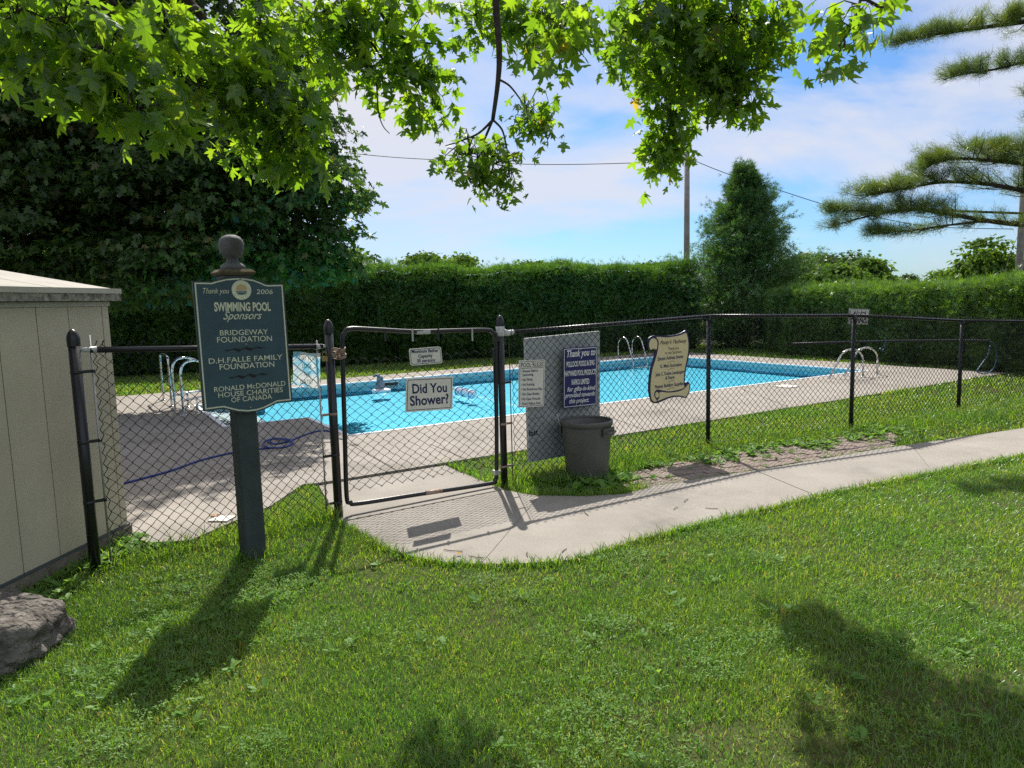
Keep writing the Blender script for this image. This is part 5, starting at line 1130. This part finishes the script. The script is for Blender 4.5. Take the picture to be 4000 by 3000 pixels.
def obj_leaf_mat():
    src = MATS['maple_leaf']; m = src.copy(); m.name = 'maple_leaf_single'; nt = m.node_tree
    oi = N(nt, 'ShaderNodeObjectInfo'); r = [n for n in nt.nodes if n.type == 'VALTORGB'][0]; LK(nt, oi.outputs['Random'], r.inputs[0]); return m
olm = obj_leaf_mat()
for me in lm: me.materials[0] = olm
for i in np.where(big)[0]:
    o = bpy.data.objects.new('leaf', lm[int(half[i])]); COL.objects.link(o); o.parent = mp_t
    Mx = Matrix.Identity(4)
    for r_ in range(3): Mx[r_][0], Mx[r_][1], Mx[r_][2], Mx[r_][3] = X[i][r_] * siz[i], Y[i][r_] * siz[i], Z[i][r_] * siz[i], pos[i][r_] - TB[r_]
    o.matrix_local = Mx
def br(pts, r0, r1, name='branch', from_trunk=False):
    P = [AT(*p) for p in pts]
    if from_trunk: P = [crown0, crown0 * .55 + P[0] * .45 + zc(.9)] + P
    S = smooth_path(P, 5); MB().tube(S, list(np.linspace(r0, r1, len(S))), 7).build(name, 'bark_dark', mp_t)
br([(1925, -300, 4.15), (1936, 0, 4.15), (1950, 200, 4.15), (1945, 320, 4.15), (1925, 468, 4.15)], .030, .011, from_trunk=True)
br([(1925, 468, 4.15), (1870, 520, 4.15), (1805, 548, 4.15), (1740, 570, 4.15)], .008, .003, 'twig'); br([(1925, 468, 4.15), (1890, 550, 4.15), (1866, 600, 4.15), (1868, 650, 4.15), (1890, 690, 4.15)], .008, .003, 'twig')
br([(1925, 468, 4.15), (1960, 505, 4.15), (1976, 560, 4.15), (1985, 610, 4.15)], .007, .003, 'twig'); br([(1952, 312, 4.15), (1990, 335, 4.15), (2030, 385, 4.15), (2065, 440, 4.15)], .007, .003, 'twig')
br([(560, -180, 4.2), (770, 45, 4.3), (880, 190, 4.5), (950, 290, 4.6), (1040, 395, 4.8), (1120, 500, 5.0), (1135, 600, 5.0), (1150, 650, 5.0)], .034, .004, from_trunk=True)
br([(950, 290, 4.6), (1060, 330, 4.8), (1180, 430, 5.0)], .009, .003, 'twig'); br([(640, 40, 4.1), (680, 200, 4.1), (720, 310, 4.2), (800, 395, 4.2)], .011, .003, 'twig')
br([(300, -150, 3.6), (322, 0, 3.5), (340, 110, 3.5), (400, 205, 3.5), (470, 265, 3.5), (550, 340, 3.5)], .020, .003, from_trunk=True); br([(400, 205, 3.5), (480, 212, 3.5), (540, 225, 3.5)], .005, .002, 'twig')
br([(1250, -200, 5.0), (1330, -20, 5.0), (1350, 70, 5.0), (1400, 150, 5.0), (1450, 165, 5.0)], .024, .004, from_trunk=True); br([(1290, 10, 5.0), (1220, 120, 5.0), (1200, 220, 5.0)], .009, .003, 'twig')
br([(1400, -120, 5.2), (1480, 40, 5.2), (1560, 138, 5.2), (1650, 165, 5.2), (1770, 178, 5.2)], .016, .004); br([(1450, 165, 5.0), (1520, 260, 5.2), (1600, 310, 5.2), (1660, 400, 5.2)], .009, .003, 'twig')
br([(1470, 300, 5.1), (1478, 430, 5.1), (1495, 490, 5.1), (1522, 522, 5.1)], .006, .0025, 'twig'); br([(1530, 30, 5.2), (1500, 120, 5.2), (1505, 200, 5.2)], .006, .003, 'twig')
br([(2560, -250, 6.1), (2585, 0, 6.1), (2590, 250, 6.1), (2618, 420, 6.1), (2610, 560, 6.1), (2600, 640, 6.1)], .028, .004, from_trunk=True)
br([(2585, 0, 6.1), (2700, 130, 6.2), (2800, 280, 6.2), (2870, 400, 6.2)], .014, .004); br([(2800, -200, 5.5), (2860, 40, 6.1), (2960, 80, 5.5), (3040, 100, 5.5)], .014, .004, from_trunk=True)
br([(2100, -180, 5.2), (2130, 20, 5.1), (2160, 120, 4.8)], .016, .004, from_trunk=True); br([(3380, -200, 4.0), (3360, 0, 3.9), (3330, 100, 3.9), (3270, 190, 3.8)], .016, .003, from_trunk=True)

# ------------------------------------------------------------------ grass
def blades(name, x, y, z0, h, w, lean, m, kind='stuff'):
    n = len(x); a = RNG.uniform(0, 2 * math.pi, n); d = np.stack([np.cos(a), np.sin(a), np.zeros(n)], 1); s = np.stack([-d[:, 1], d[:, 0], np.zeros(n)], 1)
    tw = RNG.uniform(-.8, .8, n); s = s * np.cos(tw)[:, None] + d * np.sin(tw)[:, None]
    b = np.stack([x, y, np.full(n, z0)], 1); L = (lean * RNG.uniform(.2, 1.3, n))[:, None]; hh = h[:, None]; up = np.array([0, 0, 1.0])
    mid = b + up * hh * .55 + d * L * hh * .28; tip = b + up * hh * RNG.uniform(.75, 1.0, n)[:, None] + d * L * hh * .95
    ww = w[:, None] / 2
    V = np.stack([b - s * ww, b + s * ww, mid - s * ww * .85, mid + s * ww * .85, tip], 1).reshape(-1, 3); k = np.arange(n)[:, None, None] * 5
    T = (np.array([[0, 1, 3], [0, 3, 2], [2, 3, 4]])[None] + k).reshape(-1, 3)
    o = np_mesh(name, V, T, m); o['kind'] = kind; return o
shed_poly = [tuple((SP.W(a, 0, o_))[:2]) for a, o_ in ((-.1, .02), (LS + .05, .02), (LS + .05, -DEP - .1), (-.1, -DEP - .1))]
gap_poly = [G2(1300, 2025), G2(1235, 1890), G2(1735, 1812), G2(1985, 1912), G2(1972, 1928), G2(1345, 2060)]
deck_b, apron_b, path_b = deck_poly, apron, path_poly
def patch_noise(x, y): return np.sin(x * 1.7 + 1.1 * np.sin(y * 1.3)) * np.sin(y * 1.9 + .7 * np.sin(x * 2.3)) + .5 * np.sin(x * 4.3 + y * 3.1) * np.sin(y * 5.2 - x * 2.2)
def field(y0, y1, dens, wlo, whi, hlo, hhi, name, m='grass_blade', slope=.80, pad=.7):
    wmax = slope * y1 + pad; n = int((y1 - y0) * 2 * wmax * dens); x = RNG.uniform(-wmax, wmax, n); y = RNG.uniform(y0, y1, n)
    ok = (np.abs(x) < slope * y + pad) & ~in_poly(x, y, deck_b) & ~in_poly(x, y, apron_b) & ~in_poly(x, y, path_b) & ~in_poly(x, y, shed_poly) & ~in_poly(x, y, hole)
    ok &= ~in_poly(x, y, gap_poly); ok &= ~(in_poly(x, y, brick_poly) & (RNG.uniform(size=n) < .97)); ok &= ((x - cc[0]) ** 2 + (y - cc[1]) ** 2 > .2 ** 2) & (((x - rk[0]) / .38) ** 2 + ((y - rk[1]) / .28) ** 2 > 1)
    pn = patch_noise(x, y); ok &= RNG.uniform(size=n) < np.clip(.92 + .22 * pn, .42, 1)
    bare = ((x - 2.15) ** 2 / .30 + (y - 2.95) ** 2 / .06 < 1) | ((x - .95) ** 2 / .12 + (y - 2.65) ** 2 / .03 < 1) | ((x - 3.35) ** 2 / .5 + (y - 3.9) ** 2 / .10 < 1) | ((x + 1.9) ** 2 / .15 + (y - 5.2) ** 2 / .02 < 1)
    ok &= ~(bare & (RNG.uniform(size=n) < .45)); x, y, pn = x[ok], y[ok], pn[ok]
    return blades(name, x, y, -0.004, RNG.uniform(hlo, hhi, len(x)) * (1 + .22 * pn), RNG.uniform(wlo, whi, len(x)), .95, m)
field(1.9, 4.2, 12500, .0024, .0050, .022, .064, 'lawn_grass')
field(4.2, 7.0, 6600, .0034, .0066, .024, .066, 'lawn_grass')
field(7.0, 12.0, 2400, .006, .011, .03, .075, 'lawn_grass')
field(12.0, 26.0, 420, .010, .020, .05, .11, 'lawn_grass', slope=.78)
# long unmown tufts: along path edge, fence foot, round posts and can
def edge_tufts(pts, spread, dens, hlo, hhi, name='edge_grass', w=(.004, .008), m='grass_blade', avoid=True, lean=.8):
    xs_, ys_ = [], []
    for p, q in zip(pts[:-1], pts[1:]):
        p, q = np.array(p[:2]), np.array(q[:2]); L = np.linalg.norm(q - p); n = int(L * dens); f = RNG.uniform(size=n); c_ = p + (q - p) * f[:, None] + RNG.normal(size=(n, 2)) * spread; xs_.append(c_[:, 0]); ys_.append(c_[:, 1])
    x, y = np.concatenate(xs_), np.concatenate(ys_)
    if avoid: ok = ~in_poly(x, y, path_b) & ~in_poly(x, y, deck_b) & ~in_poly(x, y, apron_b); x, y = x[ok], y[ok]
    blades(name, x, y, -.004, RNG.uniform(hlo, hhi, len(x)), RNG.uniform(w[0], w[1], len(x)), lean, m)
edge_tufts(NE, .035, 900, .05, .11)
edge_tufts([G2(2000, 1935), G2(2100, 1950), G2(2300, 1955), G2(2440, 1945), G2(2530, 1915)], .06, 1300, .06, .15)
edge_tufts([GR + t0 * .1, cc + np.array([.0, -.05]), GR + t0 * 1.9], .14, 1500, .07, .20)
edge_tufts([EP + tl * .1, GL], .07, 420, .06, .22); edge_tufts([GL - tl * .3, GL + np.array([.05, -.03])], .06, 500, .08, .22)
edge_tufts([GR, Q1, Q2, Q3, Q4], .10, 420, .07, .17); edge_tufts([Q3 - np.array([1.6, 1.0]), Q3 - np.array([.2, .6]), Q4 - np.array([.2, .7])], .22, 1400, .08, .17)
edge_tufts([G2(1736, 1825), G2(1940, 1915)], .05, 500, .07, .16); edge_tufts([pc[:2] - .1, pc[:2] + .1], .07, 900, .06, .16)
edge_tufts([tuple(SP.W(1.6, 0, .06)[:2]), tuple(SP.W(LS, 0, .06)[:2])], .06, 200, .06, .16)
# broad leaved weeds
def weeds(name, centres, per, size, up=.35, m='weed_leaf', zb=.022):
    C = np.array([[c_[0], c_[1], zb] for c_ in centres]); n = len(C) * per; ci = np.repeat(np.arange(len(C)), per); a = RNG.uniform(0, 6.28, n); tip = np.stack([np.cos(a), np.sin(a), RNG.uniform(.15, 1.1, n) * up * 2], 1)
    nr = np.stack([-np.cos(a) * .5, -np.sin(a) * .5, np.ones(n)], 1) + RNG.normal(size=(n, 3)) * .2; X, Y, Z = frames(nr, tip)
    tv = [(0, 0, 0), (.13, .25, .02), (.22, .55, .0), (.15, .85, -.06), (0, 1, -.12), (-.15, .85, -.06), (-.22, .55, 0), (-.13, .25, .02), (0, .5, -.03)]; tf = [(8, i, (i + 1) % 8) for i in range(8)]
    V, T = scatter(tv, tf, C[ci] + np.stack([RNG.normal(0, .012, n), RNG.normal(0, .012, n), np.zeros(n)], 1), X, Y, Z, size * RNG.uniform(.55, 1.2, n)); o = np_mesh(name, V, T, m); o['kind'] = 'stuff'
rp = lambda n, pts, sp: [tuple(np.array(pts[random.randrange(len(pts))]) + RNG.normal(size=2) * sp) for _ in range(n)]
weeds('weeds', [tuple(b0 + BT * random.uniform(-.3, 4.6) + BN * random.gauss(.62, .16)) for _ in range(150)], 9, .085, .5)
weeds('weeds', [tuple(b0 + BT * random.uniform(-.3, 4.4) + BN * random.uniform(.03, .6)) for _ in range(34)], 7, .045, .4)
weeds('weeds', rp(40, [tuple(cc + np.array([.28, -.12])), tuple(cc + np.array([-.3, -.2])), tuple(cc + np.array([.05, -.33]))], .12), 8, .11, .7)
weeds('weeds', [tuple(SP.W(random.uniform(1.5, LS), 0, abs(random.gauss(.16, .12)))[:2]) for _ in range(90)], 8, .075, .6)
weeds('weeds', [(random.uniform(-2.4, -1.4), random.uniform(3.0, 4.6)) for _ in range(110)], 6, .045, .3, zb=.03)
weeds('weeds', [(random.uniform(-1.8, 2.6), random.uniform(2.2, 4.8)) for _ in range(50)], 6, .055, .22, zb=.03)
cl_ = []
for _ in range(46):
    q = (random.uniform(-2.2, 3.2), random.uniform(2.3, 5.2)); r_ = random.uniform(.06, .22); cl_ += [(q[0] + random.gauss(0, r_), q[1] + random.gauss(0, r_)) for _ in range(int(60 + 300 * r_))]
cl_ = [c_ for c_ in cl_ if not in_poly(np.array([c_[0]]), np.array([c_[1]]), path_poly)[0]]
weeds('clover', cl_, 4, .017, .2, zb=.045)
weeds('weeds', [tuple(GR + t0 * random.uniform(.15, 2.2) + np.array([t0[1], -t0[0]]) * random.uniform(-.2, .35)) for _ in range(70)], 7, .07, .6)
# twigs on the path
for i, (px, py) in enumerate(((1770, 2150), (1860, 2175), (2205, 2150), (2060, 2165), (2290, 2005), (2470, 2122), (2680, 1955), (2640, 1985), (3300, 1905), (2780, 1985), (2990, 1990), (1570, 2165))):
    p = G(px, py, .03); a = random.uniform(0, 3.14); L = random.uniform(.03, .075); d = np.array([math.cos(a), math.sin(a), 0])
    tw = MB().tube([p - d * L, p + np.array([-d[1], d[0], 0]) * .006, p + d * L], .0028, 5).build('twig', 'twig_brown'); tag(tw, 'small dry twig lying on the concrete path', 'twig', 'twigs dropped on the path')
def dead_leaf(p, label, s=.05):
    tv, tf = LEAF_MID; me = bpy.data.meshes.new('dead_leaf'); me.from_pydata([(x * s, y * s, z * s * 1.5) for x, y, z in tv], [], tf); o = link_mesh('dead_leaf', me, 'dead_leaf'); o.location = tuple(p); o.rotation_euler = (random.uniform(-.3, .3), random.uniform(-.3, .3), random.uniform(0, 6)); tag(o, label, 'leaf')
dead_leaf(G(850, 2022, deck_z) + zc(.025), 'orange dead leaf curled on the drain cover', .10); dead_leaf(G(1800, 2165, .03) + zc(.012), 'tiny tan dead leaf lying on the path slab', .045)
